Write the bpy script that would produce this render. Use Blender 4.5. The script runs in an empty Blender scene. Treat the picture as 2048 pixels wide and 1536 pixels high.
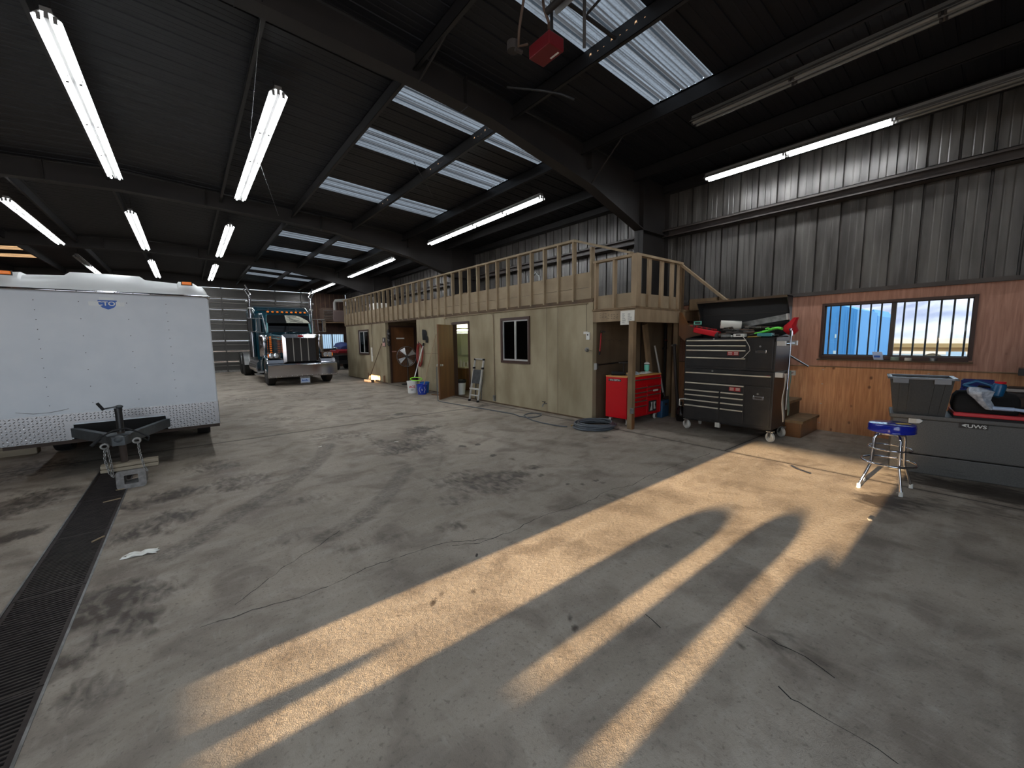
SUN_E, SKY_E, EXPOSURE = 46., 2.3, .34
import bpy, math, random
import numpy as np
from mathutils import Vector, Matrix
random.seed(7)
SC = bpy.context.scene
COL = SC.collection
PI = math.pi
H = 1.58

# ---------------------------------------------------------------- materials
def lin(c):
    return tuple(((v/255)/12.92 if v/255 <= .04045 else ((v/255+.055)/1.055)**2.4) for v in c)
MATS = {}
def M(name, rgb=(128,128,128), rough=.5, metal=0., noise=None, bump=None, rgb2=None, spec=.5, emit=None, trans=0., coat=0., stretch=(1,1,1), lo=.35, hi=.65):
    """Principled material; noise=(scale,detail) mixes rgb and rgb2; bump=(scale,strength,distance)."""
    m = bpy.data.materials.new(name); m.use_nodes = True
    nt = m.node_tree; N = nt.nodes; L = nt.links
    b = N['Principled BSDF']
    b.inputs['Base Color'].default_value = (*lin(rgb), 1)
    b.inputs['Roughness'].default_value = rough
    b.inputs['Metallic'].default_value = metal
    b.inputs['Specular IOR Level'].default_value = spec
    b.inputs['Coat Weight'].default_value = coat
    b.inputs['Transmission Weight'].default_value = trans
    if emit:
        b.inputs['Emission Color'].default_value = (*lin(emit[0]), 1); b.inputs['Emission Strength'].default_value = emit[1]
    if noise or bump:
        tc = N.new('ShaderNodeTexCoord'); mp = N.new('ShaderNodeMapping'); mp.inputs['Scale'].default_value = stretch
        L.new(tc.outputs['Object'], mp.inputs['Vector'])
    if noise:
        t = N.new('ShaderNodeTexNoise'); t.inputs['Scale'].default_value = noise[0]; t.inputs['Detail'].default_value = noise[1]
        L.new(mp.outputs[0], t.inputs['Vector'])
        r = N.new('ShaderNodeMapRange'); r.inputs[1].default_value = lo; r.inputs[2].default_value = hi
        L.new(t.outputs[0], r.inputs[0])
        x = N.new('ShaderNodeMix'); x.data_type = 'RGBA'
        x.inputs[6].default_value = (*lin(rgb), 1); x.inputs[7].default_value = (*lin(rgb2 or tuple(v*.7 for v in rgb)), 1)
        L.new(r.outputs[0], x.inputs[0]); L.new(x.outputs[2], b.inputs['Base Color'])
    if bump:
        t2 = N.new('ShaderNodeTexNoise'); t2.inputs['Scale'].default_value = bump[0]; t2.inputs['Detail'].default_value = 5
        L.new(mp.outputs[0], t2.inputs['Vector'])
        bp = N.new('ShaderNodeBump'); bp.inputs['Strength'].default_value = bump[1]; bp.inputs['Distance'].default_value = bump[2]
        L.new(t2.outputs[0], bp.inputs['Height']); L.new(bp.outputs[0], b.inputs['Normal'])
    MATS[name] = m
    return m

def glass_mat(name, tint=(235,240,240), refl=.08):
    m = bpy.data.materials.new(name); m.use_nodes = True; nt = m.node_tree; N = nt.nodes; L = nt.links
    N.remove(N['Principled BSDF']); o = N['Material Output']
    t = N.new('ShaderNodeBsdfTransparent'); t.inputs[0].default_value = (*lin(tint), 1)
    g = N.new('ShaderNodeBsdfGlossy'); g.inputs['Roughness'].default_value = .03
    fr = N.new('ShaderNodeFresnel'); fr.inputs[0].default_value = 1.45
    x = N.new('ShaderNodeMixShader'); L.new(fr.outputs[0], x.inputs[0]); L.new(t.outputs[0], x.inputs[1]); L.new(g.outputs[0], x.inputs[2])
    L.new(x.outputs[0], o.inputs[0]); MATS[name] = m; return m

# ---------------------------------------------------------------- mesh builder
class MB:
    def __init__(s): s.v = []; s.f = []
    def add(s, vs, fs):
        b = len(s.v); s.v += [tuple(v) for v in vs]; s.f += [tuple(i+b for i in f) for f in fs]; return s
    def bb(s, x0, x1, y0, y1, z0, z1):
        vs = [(x,y,z) for z in (z0,z1) for y in (y0,y1) for x in (x0,x1)]
        return s.add(vs, [(0,2,3,1),(4,5,7,6),(0,1,5,4),(2,6,7,3),(0,4,6,2),(1,3,7,5)])
    def box(s, c, d, rot=None):
        hx,hy,hz = d[0]/2,d[1]/2,d[2]/2
        vs = [Vector((x,y,z)) for z in (-hz,hz) for y in (-hy,hy) for x in (-hx,hx)]
        if rot is not None: vs = [rot @ v for v in vs]
        return s.add([v+Vector(c) for v in vs], [(0,2,3,1),(4,5,7,6),(0,1,5,4),(2,6,7,3),(0,4,6,2),(1,3,7,5)])
    def bar(s, p, q, w, h, up=(0,0,1)):
        p, q = Vector(p), Vector(q); d = q-p; l = d.length; d.normalize()
        u = Vector(up); sd = d.cross(u)
        if sd.length < 1e-5: sd = d.cross(Vector((1,0,0)))
        sd.normalize(); u = sd.cross(d)
        vs = [p+sd*a*w/2+u*b*h/2+d*l*t for t in (0,1) for b in (-1,1) for a in (-1,1)]
        return s.add(vs, [(0,1,3,2),(4,6,7,5),(0,4,5,1),(2,3,7,6),(0,2,6,4),(1,5,7,3)])
    def cyl(s, p, q, r0, r1=None, n=16, cap=True):
        r1 = r0 if r1 is None else r1
        p, q = Vector(p), Vector(q); d = (q-p).normalized()
        a = d.orthogonal().normalized(); b = d.cross(a)
        vs = []
        for c, r in ((p,r0),(q,r1)):
            vs += [c+(a*math.cos(2*PI*i/n)+b*math.sin(2*PI*i/n))*r for i in range(n)]
        fs = [(i,(i+1)%n,n+(i+1)%n,n+i) for i in range(n)]
        if cap: fs += [tuple(range(n-1,-1,-1)), tuple(range(n,2*n))]
        return s.add(vs, fs)
    def tube(s, pts, r, n=8, closed=False, cap=True):
        P = [Vector(p) for p in pts]; k = len(P); vs = []; prev = None
        R = r if hasattr(r,'__len__') else [r]*k
        for i in range(k):
            if closed: t = P[(i+1)%k]-P[(i-1)%k]
            else: t = P[min(i+1,k-1)]-P[max(i-1,0)]
            t.normalize()
            a = t.orthogonal() if prev is None else prev-t*prev.dot(t)
            if a.length < 1e-6: a = t.orthogonal()
            a.normalize(); prev = a; b = t.cross(a)
            vs += [P[i]+(a*math.cos(2*PI*j/n)+b*math.sin(2*PI*j/n))*R[i] for j in range(n)]
        fs = []
        for i in range(k if closed else k-1):
            o, p2 = i*n, ((i+1)%k)*n
            fs += [(o+j,o+(j+1)%n,p2+(j+1)%n,p2+j) for j in range(n)]
        if cap and not closed: fs += [tuple(range(n-1,-1,-1)), tuple(range((k-1)*n,k*n))]
        return s.add(vs, fs)
    def lathe(s, prof, c=(0,0,0), n=24, M3=None, a0=0, sx=1, sy=1):
        """prof: (radius, height) rows around local z."""
        vs = []
        for r, z in prof:
            for j in range(n):
                v = Vector((r*math.cos(2*PI*j/n+a0)*sx, r*math.sin(2*PI*j/n+a0)*sy, z))
                if M3 is not None: v = M3 @ v
                vs.append(v+Vector(c))
        fs = []
        for i in range(len(prof)-1):
            fs += [(i*n+j,i*n+(j+1)%n,(i+1)*n+(j+1)%n,(i+1)*n+j) for j in range(n)]
        if prof[0][0] > 1e-6: fs.append(tuple(range(n-1,-1,-1)))
        if prof[-1][0] > 1e-6: fs.append(tuple(range((len(prof)-1)*n,len(prof)*n)))
        return s.add(vs, fs)
    def prism(s, poly, ax, a, b):
        """Extrude 2D polygon along axis ax. ax x: poly=(y,z); y: poly=(x,z); z: poly=(x,y)."""
        def P(p, t):
            return {'x':(t,p[0],p[1]),'y':(p[0],t,p[1]),'z':(p[0],p[1],t)}[ax]
        n = len(poly); vs = [P(p,a) for p in poly]+[P(p,b) for p in poly]
        fs = [(i,(i+1)%n,n+(i+1)%n,n+i) for i in range(n)]+[tuple(range(n-1,-1,-1)),tuple(range(n,2*n))]
        return s.add(vs, fs)
    def ball(s, c, r, n=12, m=8, sc=(1,1,1), M3=None):
        prof = [(r*math.sin(PI*i/m), -r*math.cos(PI*i/m)) for i in range(m+1)]
        b = len(s.v); s.lathe([(max(q[0],1e-7),q[1]) for q in prof], (0,0,0), n)
        for i in range(b, len(s.v)):
            v = Vector((s.v[i][0]*sc[0], s.v[i][1]*sc[1], s.v[i][2]*sc[2]))
            if M3 is not None: v = M3 @ v
            s.v[i] = tuple(v+Vector(c))
        return s
    def loft(s, rings, cap=True):
        """rings: equal-length closed loops of points."""
        n = len(rings[0]); vs = [p for r in rings for p in r]; fs = []
        for i in range(len(rings)-1):
            fs += [(i*n+j,i*n+(j+1)%n,(i+1)*n+(j+1)%n,(i+1)*n+j) for j in range(n)]
        if cap: fs += [tuple(range(n-1,-1,-1)), tuple(range((len(rings)-1)*n,len(rings)*n))]
        return s.add(vs, fs)
    def build(s, name, mat, parent=None, smooth=0, bevel=0, local=False, seg=2):
        me = bpy.data.meshes.new(name)
        vs = s.v
        if parent is not None and not local and parent.name in FRAME:
            ox, oy, oz = FRAME[parent.name]; vs = [(x-ox,y-oy,z-oz) for x,y,z in vs]
        me.from_pydata([tuple(v) for v in vs], [], s.f); me.update()
        import bmesh as _b
        bm = _b.new(); bm.from_mesh(me); _b.ops.recalc_face_normals(bm, faces=bm.faces); bm.to_mesh(me); bm.free()
        me.materials.append(MATS[mat] if isinstance(mat, str) else mat)
        o = bpy.data.objects.new(name, me); COL.objects.link(o)
        if parent is not None: o.parent = parent
        if parent is not None and parent.name in FRAME: FRAME[o.name] = FRAME[parent.name]; 
        if smooth:
            me.shade_smooth()
            me.set_sharp_from_angle(angle=math.radians(smooth if smooth > 1 else 40))
        if bevel:
            md = o.modifiers.new('bevel','BEVEL'); md.width = bevel; md.segments = seg; md.limit_method = 'ANGLE'; md.angle_limit = math.radians(40)
        return o
FRAME = {}   # parent name -> offset subtracted from coordinates given in world space

def tag(o, label, cat, group=None):
    o['label'] = label; o['category'] = cat
    if group: o['group'] = group
    return o
def thing(name, label, cat, loc=(0,0,0), rz=0, group=None):
    """Empty at the thing's base; parts of an unrotated thing are given in world space, of a turned one in its own frame."""
    o = bpy.data.objects.new(name, None); COL.objects.link(o); o.empty_display_size = .1
    o.location = loc; o.rotation_euler = (0,0,rz)
    FRAME[o.name] = tuple(loc) if rz == 0 else (0,0,0)
    return tag(o, label, cat, group)
def struct(o):
    o['kind'] = 'structure'; return o
def sempty(name, loc=(0,0,0), rz=0):
    o = bpy.data.objects.new(name, None); COL.objects.link(o); o.location = loc; o.rotation_euler = (0,0,rz)
    FRAME[o.name] = tuple(loc) if rz == 0 else (0,0,0)
    o['kind'] = 'structure'; return o
def dup(root, loc, label=None, group=None, rz=None):
    r = root.copy(); COL.objects.link(r); r.location = loc
    if rz is not None: r.rotation_euler = (0,0,rz)
    if label: r['label'] = label
    if group: r['group'] = group
    for ch in list(root.children):
        c = ch.copy(); COL.objects.link(c); c.parent = r
        for g in list(ch.children):
            d = g.copy(); COL.objects.link(d); d.parent = c
    return r
def text(name, body, size, loc, rot, mat, parent, ext=.001, align='CENTER', sx=1, shear=0):
    cu = bpy.data.curves.new(name, 'FONT'); cu.body = body; cu.size = size; cu.extrude = ext
    cu.align_x = align; cu.align_y = 'CENTER'; cu.shear = shear; cu.materials.append(MATS[mat])
    cu.offset = size*.02
    tmp = bpy.data.objects.new('tmp', cu); COL.objects.link(tmp); bpy.context.view_layer.update()
    me = bpy.data.meshes.new_from_object(tmp.evaluated_get(bpy.context.evaluated_depsgraph_get())); bpy.data.objects.remove(tmp)
    me.name = name; o = bpy.data.objects.new(name, me); COL.objects.link(o); o.parent = parent
    off = FRAME.get(parent.name, (0,0,0)) if parent else (0,0,0)
    o.location = Vector(loc)-Vector(off); o.rotation_euler = rot; o.scale = (sx,1,1)
    return o
def rr(x0, x1, y0, y1, r, n=5):
    """rounded rectangle polygon"""
    pts = []
    for cx, cy, a in ((x1-r,y1-r,0),(x0+r,y1-r,PI/2),(x0+r,y0+r,PI),(x1-r,y0+r,1.5*PI)):
        pts += [(cx+r*math.cos(a+PI/2*i/n), cy+r*math.sin(a+PI/2*i/n)) for i in range(n+1)]
    return pts
def Rx(a): return Matrix.Rotation(a,3,'X')
def Ry(a): return Matrix.Rotation(a,3,'Y')
def Rz(a): return Matrix.Rotation(a,3,'Z')
STAINS = [(3.07, 6.5, 0.361, 0.354, -0.74, 0.6), (2.29, 6.03, 0.478, 0.484, -0.73, 0.35), (2.33, 5.53, 0.337, 0.326, -0.73, 0.5), (2.81, 5.77, 0.405, 0.316, -0.73, 0.3), (2.46, 3.65, 0.539, 0.443, -0.72, 0.42), (3.21, 3.58, 0.161, 0.133, -0.72, 0.55), (1.99, 3.3, 0.299, 0.237, -0.71, 0.3), (2.91, 3.52, 0.177, 0.137, -0.72, 0.6), (-0.23, 5.48, 0.22, 0.321, -0.71, 0.55), (-0.23, 4.69, 0.282, 0.238, -0.71, 0.5), (-0.45, 4.5, 0.303, 0.3, -0.71, 0.5), (-0.53, 3.3, 0.26, 0.297, -0.7, 0.6), (-0.62, 2.84, 0.152, 0.198, -0.7, 0.45), (-0.38, 3.03, 0.204, 0.193, -0.7, 0.55), (-0.31, 3.3, 0.194, 0.193, -0.7, 0.4), (0.16, 6.35, 0.368, 0.23, -0.72, 0.35), (-1.43, 6.09, 0.364, 0.48, -0.71, 0.5), (-1.23, 5.09, 0.121, 0.15, -0.71, 0.65), (-1.24, 6.36, 0.393, 0.196, -0.71, 0.35), (-0.31, 5.46, 0.325, 0.214, -0.71, 0.4), (5.1, 0.62, 0.256, 0.2, -0.71, 0.75), (2.7, 0.26, 0.076, 0.041, -0.7, 0.45), (2.25, 0.63, 0.154, 0.086, -0.7, 0.3), (2.18, 0.43, 0.139, 0.1, -0.7, 0.25), (1.64, 2.87, 0.138, 0.109, -0.71, 0.4), (0.46, 3.56, 0.163, 0.145, -0.71, 0.2), (-1.82, 7.62, 0.388, 0.464, -0.72, 0.4), (-1.6, 7.95, 0.489, 0.455, -0.72, 0.4), (1.04, 2.07, 0.021, 0.019, -0.7, 0.9), (1.1, 2.11, 0.016, 0.015, -0.7, 0.8), (1.29, 1.99, 0.022, 0.02, -0.7, 0.6), (1.26, 1.88, 0.015, 0.018, -0.7, 0.9), (1.57, 1.44, 0.023, 0.016, -0.7, 0.9), (1.58, 1.53, 0.012, 0.013, -0.7, 0.8), (1.53, 1.37, 0.011, 0.008, -0.7, 0.8), (2.72, 1.51, 0.038, 0.039, -0.71, 0.45), (3.08, 5.01, 0.068, 0.084, -0.73, 0.7), (3.32, 4.95, 0.046, 0.073, -0.73, 0.8), (3.15, 4.33, 0.055, 0.071, -0.73, 0.8), (3.12, 2.91, 0.027, 0.038, -0.72, 0.8), (3.43, 2.78, 0.033, 0.032, -0.72, 0.8), (3.43, 2.68, 0.033, 0.031, -0.72, 0.6), (3.23, 2.79, 0.027, 0.038, -0.72, 0.7), (3.09, 3.3, 0.041, 0.051, -0.72, 0.7), (5.09, 3.94, 0.063, 0.066, -0.73, 0.7), (2.29, 1.38, 0.027, 0.024, -0.7, 0.5), (3.48, 6.51, 0.094, 0.172, -0.74, 0.4), (2.98, 9.56, 0.219, 0.222, -0.76, 0.5), (3.36, 9.88, 0.128, 0.203, -0.76, 0.4), (3.49, 8.21, 0.134, 0.183, -0.75, 0.6), (5.48, 7.87, 0.196, 0.29, -0.76, 0.6), (3.15, 7.92, 0.127, 0.167, -0.75, 0.4), (3.25, 4.02, 0.08, 0.088, -0.72, 0.3), (2.09, 0.74, 0.031, 0.023, -0.7, 0.4), (3.27, 0.48, 0.096, 0.028, -0.7, 0.35), (3.1, 1.44, 0.08, 0.071, -0.71, 0.3), (3.24, 2.31, 0.173, 0.126, -0.71, 0.3), (6.13, 20.28, 1.577, 1.248, -0.83, 0.2), (2.53, 13.33, 1.267, 0.741, -0.77, 0.25), (1.24, 13.18, 0.886, 0.563, -0.77, 0.3), (1.38, 9.41, 0.863, 0.365, -0.75, 0.25), (2.04, 6.93, 0.695, 0.34, -0.74, 0.25), (0.35, 5.49, 0.535, 0.348, -0.72, 0.3), (-0.6, 5.38, 0.306, 0.263, -0.71, 0.4), (0.76, 4.37, 0.359, 0.195, -0.71, 0.2), (1.08, 3.03, 0.242, 0.115, -0.71, 0.22), (5.65, 3.22, 0.456, 0.19, -0.73, 0.2), (0.81, 3.06, 0.231, 0.108, -0.71, 0.25), (-0.5, 2.53, 0.138, 0.11, -0.69, 0.35), (5.56, 0.06, 0.49, 0.343, -0.71, 0.5), (6.39, -0.08, 0.345, 0.322, -0.72, 0.4), (6.15, 0.33, 0.309, 0.205, -0.72, 0.5)]
TRACKS = [([(1.56, 6.48), (1.35, 5.89), (1.0, 5.27), (0.73, 4.94), (0.45, 4.64), (0.18, 4.34), (-0.03, 4.06), (-0.23, 3.85)], 0.13, 0.55), ([(1.97, 4.54), (1.68, 4.16), (1.37, 3.79), (1.07, 3.51), (0.75, 3.37)], 0.12, 0.5), ([(1.91, 3.82), (1.69, 3.56), (1.37, 3.32), (1.2, 3.25)], 0.02, 0.6), ([(2.82, 5.16), (2.57, 4.71), (2.33, 4.36)], 0.03, 0.5), ([(1.56, 6.48), (1.83, 7.12), (2.09, 7.96)], 0.1, 0.2), ([(0.51, 6.09), (0.92, 6.5), (1.31, 7.13)], 0.09, 0.15), ([(0.11, 3.38), (0.46, 3.56), (0.8, 3.74), (1.15, 4.03)], 0.1, 0.2)]
CRACKS = [[(5.43, 2.43), (4.47, 2.47), (3.93, 2.47), (3.62, 2.43), (3.39, 2.48), (3.21, 2.5), (3.02, 2.45), (2.7, 2.45), (2.57, 2.49), (2.31, 2.51), (2.13, 2.48), (1.94, 2.46), (1.66, 2.48), (1.47, 2.58)], [(1.82, 2.45), (1.42, 2.67), (0.89, 2.71), (0.59, 2.65), (0.38, 2.66), (0.18, 2.7), (-0.07, 2.72)], [(1.95, 0.52), (1.93, 0.44), (1.93, 0.34), (1.94, 0.22), (1.92, 0.13)], [(2.26, 0.78), (2.25, 0.66), (2.26, 0.57), (2.21, 0.38)], [(0.88, 3.42), (0.68, 3.27), (0.38, 3.08), (0.1, 2.83)], [(1.92, 1.18), (1.89, 1.07)]]
# ---------------------------------------------------------------- the materials
M('steel_dark', (40,36,34), .6, .0, noise=(1.5,4), rgb2=(28,25,24))
M('purlin', (30,28,28), .5, .0, noise=(2,3), rgb2=(34,33,33))
M('roof_sheet', (22,22,27), .55, .0, noise=(.8,4), rgb2=(17,17,21), stretch=(.3,1,1))
M('wall_sheet', (96,93,89), .38, .25, noise=(3,6), rgb2=(66,63,60), stretch=(1,2.5,.35))
M('girt', (74,67,63), .55, 0, noise=(3,3), rgb2=(60,54,51))
M('wood_new', (166,145,116), .7, noise=(5,4), rgb2=(140,120,94), stretch=(1,1,.3))
M('wood_old', (140,116,86), .75, noise=(6,4), rgb2=(112,92,68), stretch=(1,1,.3))
M('wood_dark', (104,84,62), .8, noise=(4,5), rgb2=(80,64,48), stretch=(1,1,.3))
M('panel_board', (162,145,118), .8, noise=(3,4), rgb2=(146,129,104))
M('tan_wall', (172,160,132), .75, noise=(1.6,6), rgb2=(140,127,100), bump=(60,.15,.004), stretch=(1,1.2,.5))
M('brown_wall', (112,94,72), .8, noise=(2,6), rgb2=(86,71,54), stretch=(1,1,.5))
M('brown_trim', (66,44,36), .5)
M('white_alu', (200,200,196), .35, .3)
M('door_wood', (128,84,46), .38, noise=(5,5), rgb2=(104,66,36), stretch=(1,1,.12), coat=.5)
M('door_dark', (126,82,46), .5, noise=(5,5), rgb2=(100,64,36), stretch=(1,1,.12))
M('black_rubber', (22,22,23), .75)
M('black_paint', (30,30,31), .4)
M('box_paint', (42,40,39), .38, noise=(8,4), rgb2=(30,30,31), bump=(180,.06,.002))
M('box_grey', (92,90,86), .45, noise=(90,3), rgb2=(80,78,75), bump=(260,.12,.002))
M('chrome', (205,205,210), .12, 1.)
M('alu', (190,190,188), .32, 1.)
M('galv', (150,150,148), .42, .8, noise=(12,3), rgb2=(120,120,118))
M('trailer_white', (206,210,214), .42, noise=(3,3), rgb2=(198,203,208))
M('cap_white', (214,217,216), .38)
M('plate_alu', (146,147,149), .26, 1.)
M('handle_trim', (216,208,188), .38, .55)
M('bar_chrome', (210,208,200), .3, .7)
M('tongue_grey', (70,74,76), .55, noise=(10,4), rgb2=(54,57,58))
M('amber', (225,120,20), .3, emit=((225,110,15),.25))
M('rust_brown', (64,52,44), .8)
M('chain_steel', (146,144,140), .45, .6)
M('concrete_block', (140,136,132), .9, noise=(30,4), rgb2=(116,112,108), bump=(90,.4,.006))
M('board_grey', (150,138,118), .85, noise=(8,5), rgb2=(118,107,90), stretch=(.15,1,1))
M('blue_decal', (38,92,178), .5)
M('white_decal', (222,222,216), .5)
M('grate_iron', (62,54,50), .55, .5, noise=(14,4), rgb2=(44,37,34))
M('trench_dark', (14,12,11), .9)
M('red_paint', (200,10,24), .35)
M('red_dull', (156,24,30), .45)
M('red_cloth', (205,22,36), .8)
M('red_hose', (142,52,44), .6)
M('maple_top', (206,150,84), .5)
M('teal_paint', (10,54,66), .22, coat=.6)
M('teal_light', (70,140,146), .25, coat=.4)
M('mesh_dark', (56,53,52), .6, .2, noise=(160,1), rgb2=(30,28,28))
M('windshield', (10,11,12), .06, 0, spec=.8)
M('plate_white', (176,196,226), .4)
M('visor_black', (24,25,26), .3)
M('flag_white', (196,196,180), .5)
M('mint', (120,210,186), .4)
M('white_plastic', (226,226,220), .45)
M('white_paper', (232,230,220), .85)
M('lime', (150,235,60), .55)
M('green_glove', (110,235,80), .7)
M('blue_vinyl', (18,34,150), .16, coat=.5)
M('blue_plastic', (24,58,168), .45)
M('blue_plastic_b', (24,96,170), .45)
M('tote_grey', (58,57,54), .5, noise=(60,3), rgb2=(50,49,46))
M('tote_rim_sheen', (118,122,128), .22)  # bluish window reflection put into the rim colour
M('fabric_black', (26,26,27), .95, bump=(220,.3,.003))
M('tray_red', (206,52,58), .5)
M('bottle_blue', (22,88,132), .3)
M('bag_clear', (196,204,214), .25, noise=(30,3), rgb2=(150,158,170), bump=(40,.7,.01))
M('basket_blue', (34,44,120), .4)
M('hose_grey', (84,90,96), .5)
M('tool_steel', (120,118,116), .35, .8)
M('tool_dark', (52,46,43), .6)
M('tool_brown', (84,66,54), .7)
M('brass', (196,160,96), .35, .8)
M('strap_grey', (196,192,182), .75)
M('strap_green', (128,146,132), .75)
M('mint_wall', (206,214,186), .7)
M('mint_cab', (186,198,176), .6)
M('vanity_top', (226,222,190), .4)
M('pink_metal', (104,88,84), .6)
M('duct_white', (150,148,142), .5)
M('atv_red', (120,24,30), .35)
M('tarp_blue', (38,54,104), .6)
M('door_slat', (78,76,73), .4, .35, noise=(3,4), rgb2=(74,72,69))
M('door_rib', (140,136,128), .45, .3)
M('container_blue', (92,160,214), .6)
M('container_white', (214,222,228), .6)
M('ground_out', (168,160,150), .95, noise=(.4,5), rgb2=(140,132,124))
M('hill', (60,80,118), 1., noise=(.05,9), rgb2=(104,122,152), stretch=(1,.5,2.5))
M('flatbed', (206,158,100), .6)
M('pink_sign', (196,150,140), .6)
M('yellow_label', (222,190,90), .5)
M('tarp_green', (74,130,70), .6)
M('sign_orange', (240,110,40), .6)
M('tube_off', (120,118,112), .3)
M('heater_red', (104,18,24), .45)
M('fixture_grey', (96,95,92), .45)
M('fixture_white', (128,128,126), .45)
M('lit_tube', (255,255,255), .5, emit=((246,250,255), 40.))
M('bath_tube', (255,255,255), .5, emit=((255,250,230), 110.))
M('room_bulb', (255,250,230), .5, emit=((255,236,190), 30.))
M('shelf_grey', (120,116,110), .7)
M('container_blue_dark', (30,72,104), .5)
M('bottle_dark', (30,24,22), .12)
M('glass_lens', (200,205,210), .08, .6)
glass_mat('glass')

def wood_panel_mat(name, a, b, knot, grain=(1,9,.7)):
    m = bpy.data.materials.new(name); m.use_nodes = True; nt = m.node_tree; N = nt.nodes; L = nt.links; bs = N['Principled BSDF']
    tc = N.new('ShaderNodeTexCoord'); mp = N.new('ShaderNodeMapping'); mp.inputs['Scale'].default_value = grain; L.new(tc.outputs['Object'], mp.inputs['Vector'])
    n1 = N.new('ShaderNodeTexNoise'); n1.inputs['Scale'].default_value = 3.2; n1.inputs['Detail'].default_value = 7; n1.inputs['Distortion'].default_value = .8; L.new(mp.outputs[0], n1.inputs['Vector'])
    r1 = N.new('ShaderNodeMapRange'); r1.inputs[1].default_value = .32; r1.inputs[2].default_value = .68; L.new(n1.outputs[0], r1.inputs[0])
    x = N.new('ShaderNodeMix'); x.data_type = 'RGBA'; x.inputs[6].default_value = (*lin(a),1); x.inputs[7].default_value = (*lin(b),1); L.new(r1.outputs[0], x.inputs[0])
    mp2 = N.new('ShaderNodeMapping'); mp2.inputs['Scale'].default_value = (1,3.4,2.4); L.new(tc.outputs['Object'], mp2.inputs['Vector'])
    vo = N.new('ShaderNodeTexVoronoi'); vo.inputs['Scale'].default_value = 1.5; L.new(mp2.outputs[0], vo.inputs['Vector'])
    r2 = N.new('ShaderNodeMapRange'); r2.inputs[1].default_value = .05; r2.inputs[2].default_value = .13; r2.inputs[3].default_value = .85; r2.inputs[4].default_value = 0; L.new(vo.outputs[0], r2.inputs[0])
    y = N.new('ShaderNodeMix'); y.data_type = 'RGBA'; y.inputs[7].default_value = (*lin(knot),1); L.new(r2.outputs[0], y.inputs[0]); L.new(x.outputs[2], y.inputs[6])
    L.new(y.outputs[2], bs.inputs['Base Color']); bs.inputs['Roughness'].default_value = .62
    MATS[name] = m
wood_panel_mat('plywood_red', (198,150,128), (166,118,98), (92,58,48))
wood_panel_mat('plywood_orange_lit', (224,168,122), (192,132,90), (104,64,42))  # lower sheet: sun bounced off the floor is put into its brighter orange
wood_panel_mat('plywood_brown', (84,60,48), (64,44,36), (40,28,24))

def skylight_mat(name, tint, lo):
    m = bpy.data.materials.new(name); m.use_nodes = True; nt = m.node_tree; N = nt.nodes; L = nt.links; N.remove(N['Principled BSDF'])
    tc = N.new('ShaderNodeTexCoord'); mp = N.new('ShaderNodeMapping'); mp.inputs['Scale'].default_value = (.35,9,1); L.new(tc.outputs['Object'], mp.inputs['Vector'])
    n1 = N.new('ShaderNodeTexNoise'); n1.inputs['Scale'].default_value = 2.4; n1.inputs['Detail'].default_value = 5; L.new(mp.outputs[0], n1.inputs['Vector'])
    n2 = N.new('ShaderNodeTexNoise'); n2.inputs['Scale'].default_value = 40; L.new(tc.outputs['Object'], n2.inputs['Vector'])
    ad = N.new('ShaderNodeMath'); ad.operation = 'MULTIPLY_ADD'; ad.inputs[1].default_value = .35; L.new(n2.outputs[0], ad.inputs[0]); L.new(n1.outputs[0], ad.inputs[2])
    r = N.new('ShaderNodeMapRange'); r.inputs[1].default_value = .45; r.inputs[2].default_value = .85; r.inputs[3].default_value = .35; r.inputs[4].default_value = 1; L.new(ad.outputs[0], r.inputs[0])
    sy = N.new('ShaderNodeSeparateXYZ'); L.new(tc.outputs['Object'], sy.inputs[0])
    acc = r.outputs[0]
    for per, wd, dk in ((.1017,.22,.3),(.0565,.3,.55),(.305,.16,.2)):
        a = N.new('ShaderNodeMath'); a.operation = 'MULTIPLY_ADD'; a.inputs[1].default_value = 1/per; a.inputs[2].default_value = 20.3; L.new(sy.outputs[1], a.inputs[0])
        f = N.new('ShaderNodeMath'); f.operation = 'FRACT'; L.new(a.outputs[0], f.inputs[0])
        g = N.new('ShaderNodeMapRange'); g.inputs[1].default_value = wd*.6; g.inputs[2].default_value = wd; g.inputs[3].default_value = dk; g.inputs[4].default_value = 1; L.new(f.outputs[0], g.inputs[0])
        k = N.new('ShaderNodeMath'); k.operation = 'MULTIPLY'; L.new(acc, k.inputs[0]); L.new(g.outputs[0], k.inputs[1]); acc = k.outputs[0]
    x = N.new('ShaderNodeMix'); x.data_type = 'RGBA'; x.inputs[6].default_value = (.02,.02,.02,1); x.inputs[7].default_value = (*lin(tint),1); L.new(acc, x.inputs[0])
    t = N.new('ShaderNodeBsdfTranslucent'); L.new(x.outputs[2], t.inputs[0]); L.new(t.outputs[0], N['Material Output'].inputs[0])
    MATS[name] = m
skylight_mat('skylight_panel', (90,98,104), .1)
skylight_mat('skylight_sunlit', (150,126,92), .3)  # left slope copy: warm low sunlight put into the tint
# ---------------------------------------------------------------- room shell
XL, XR, Y0, Y1 = -9.8, 8.2, -2.9, 27.2
RIDGE = -.8
def roofz(x): return 5.225-.055*abs(x-RIDGE)
FR = (5.953, 4.918, 0); RZ = .0179          # office block: local x into the block, local y along its front

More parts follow.
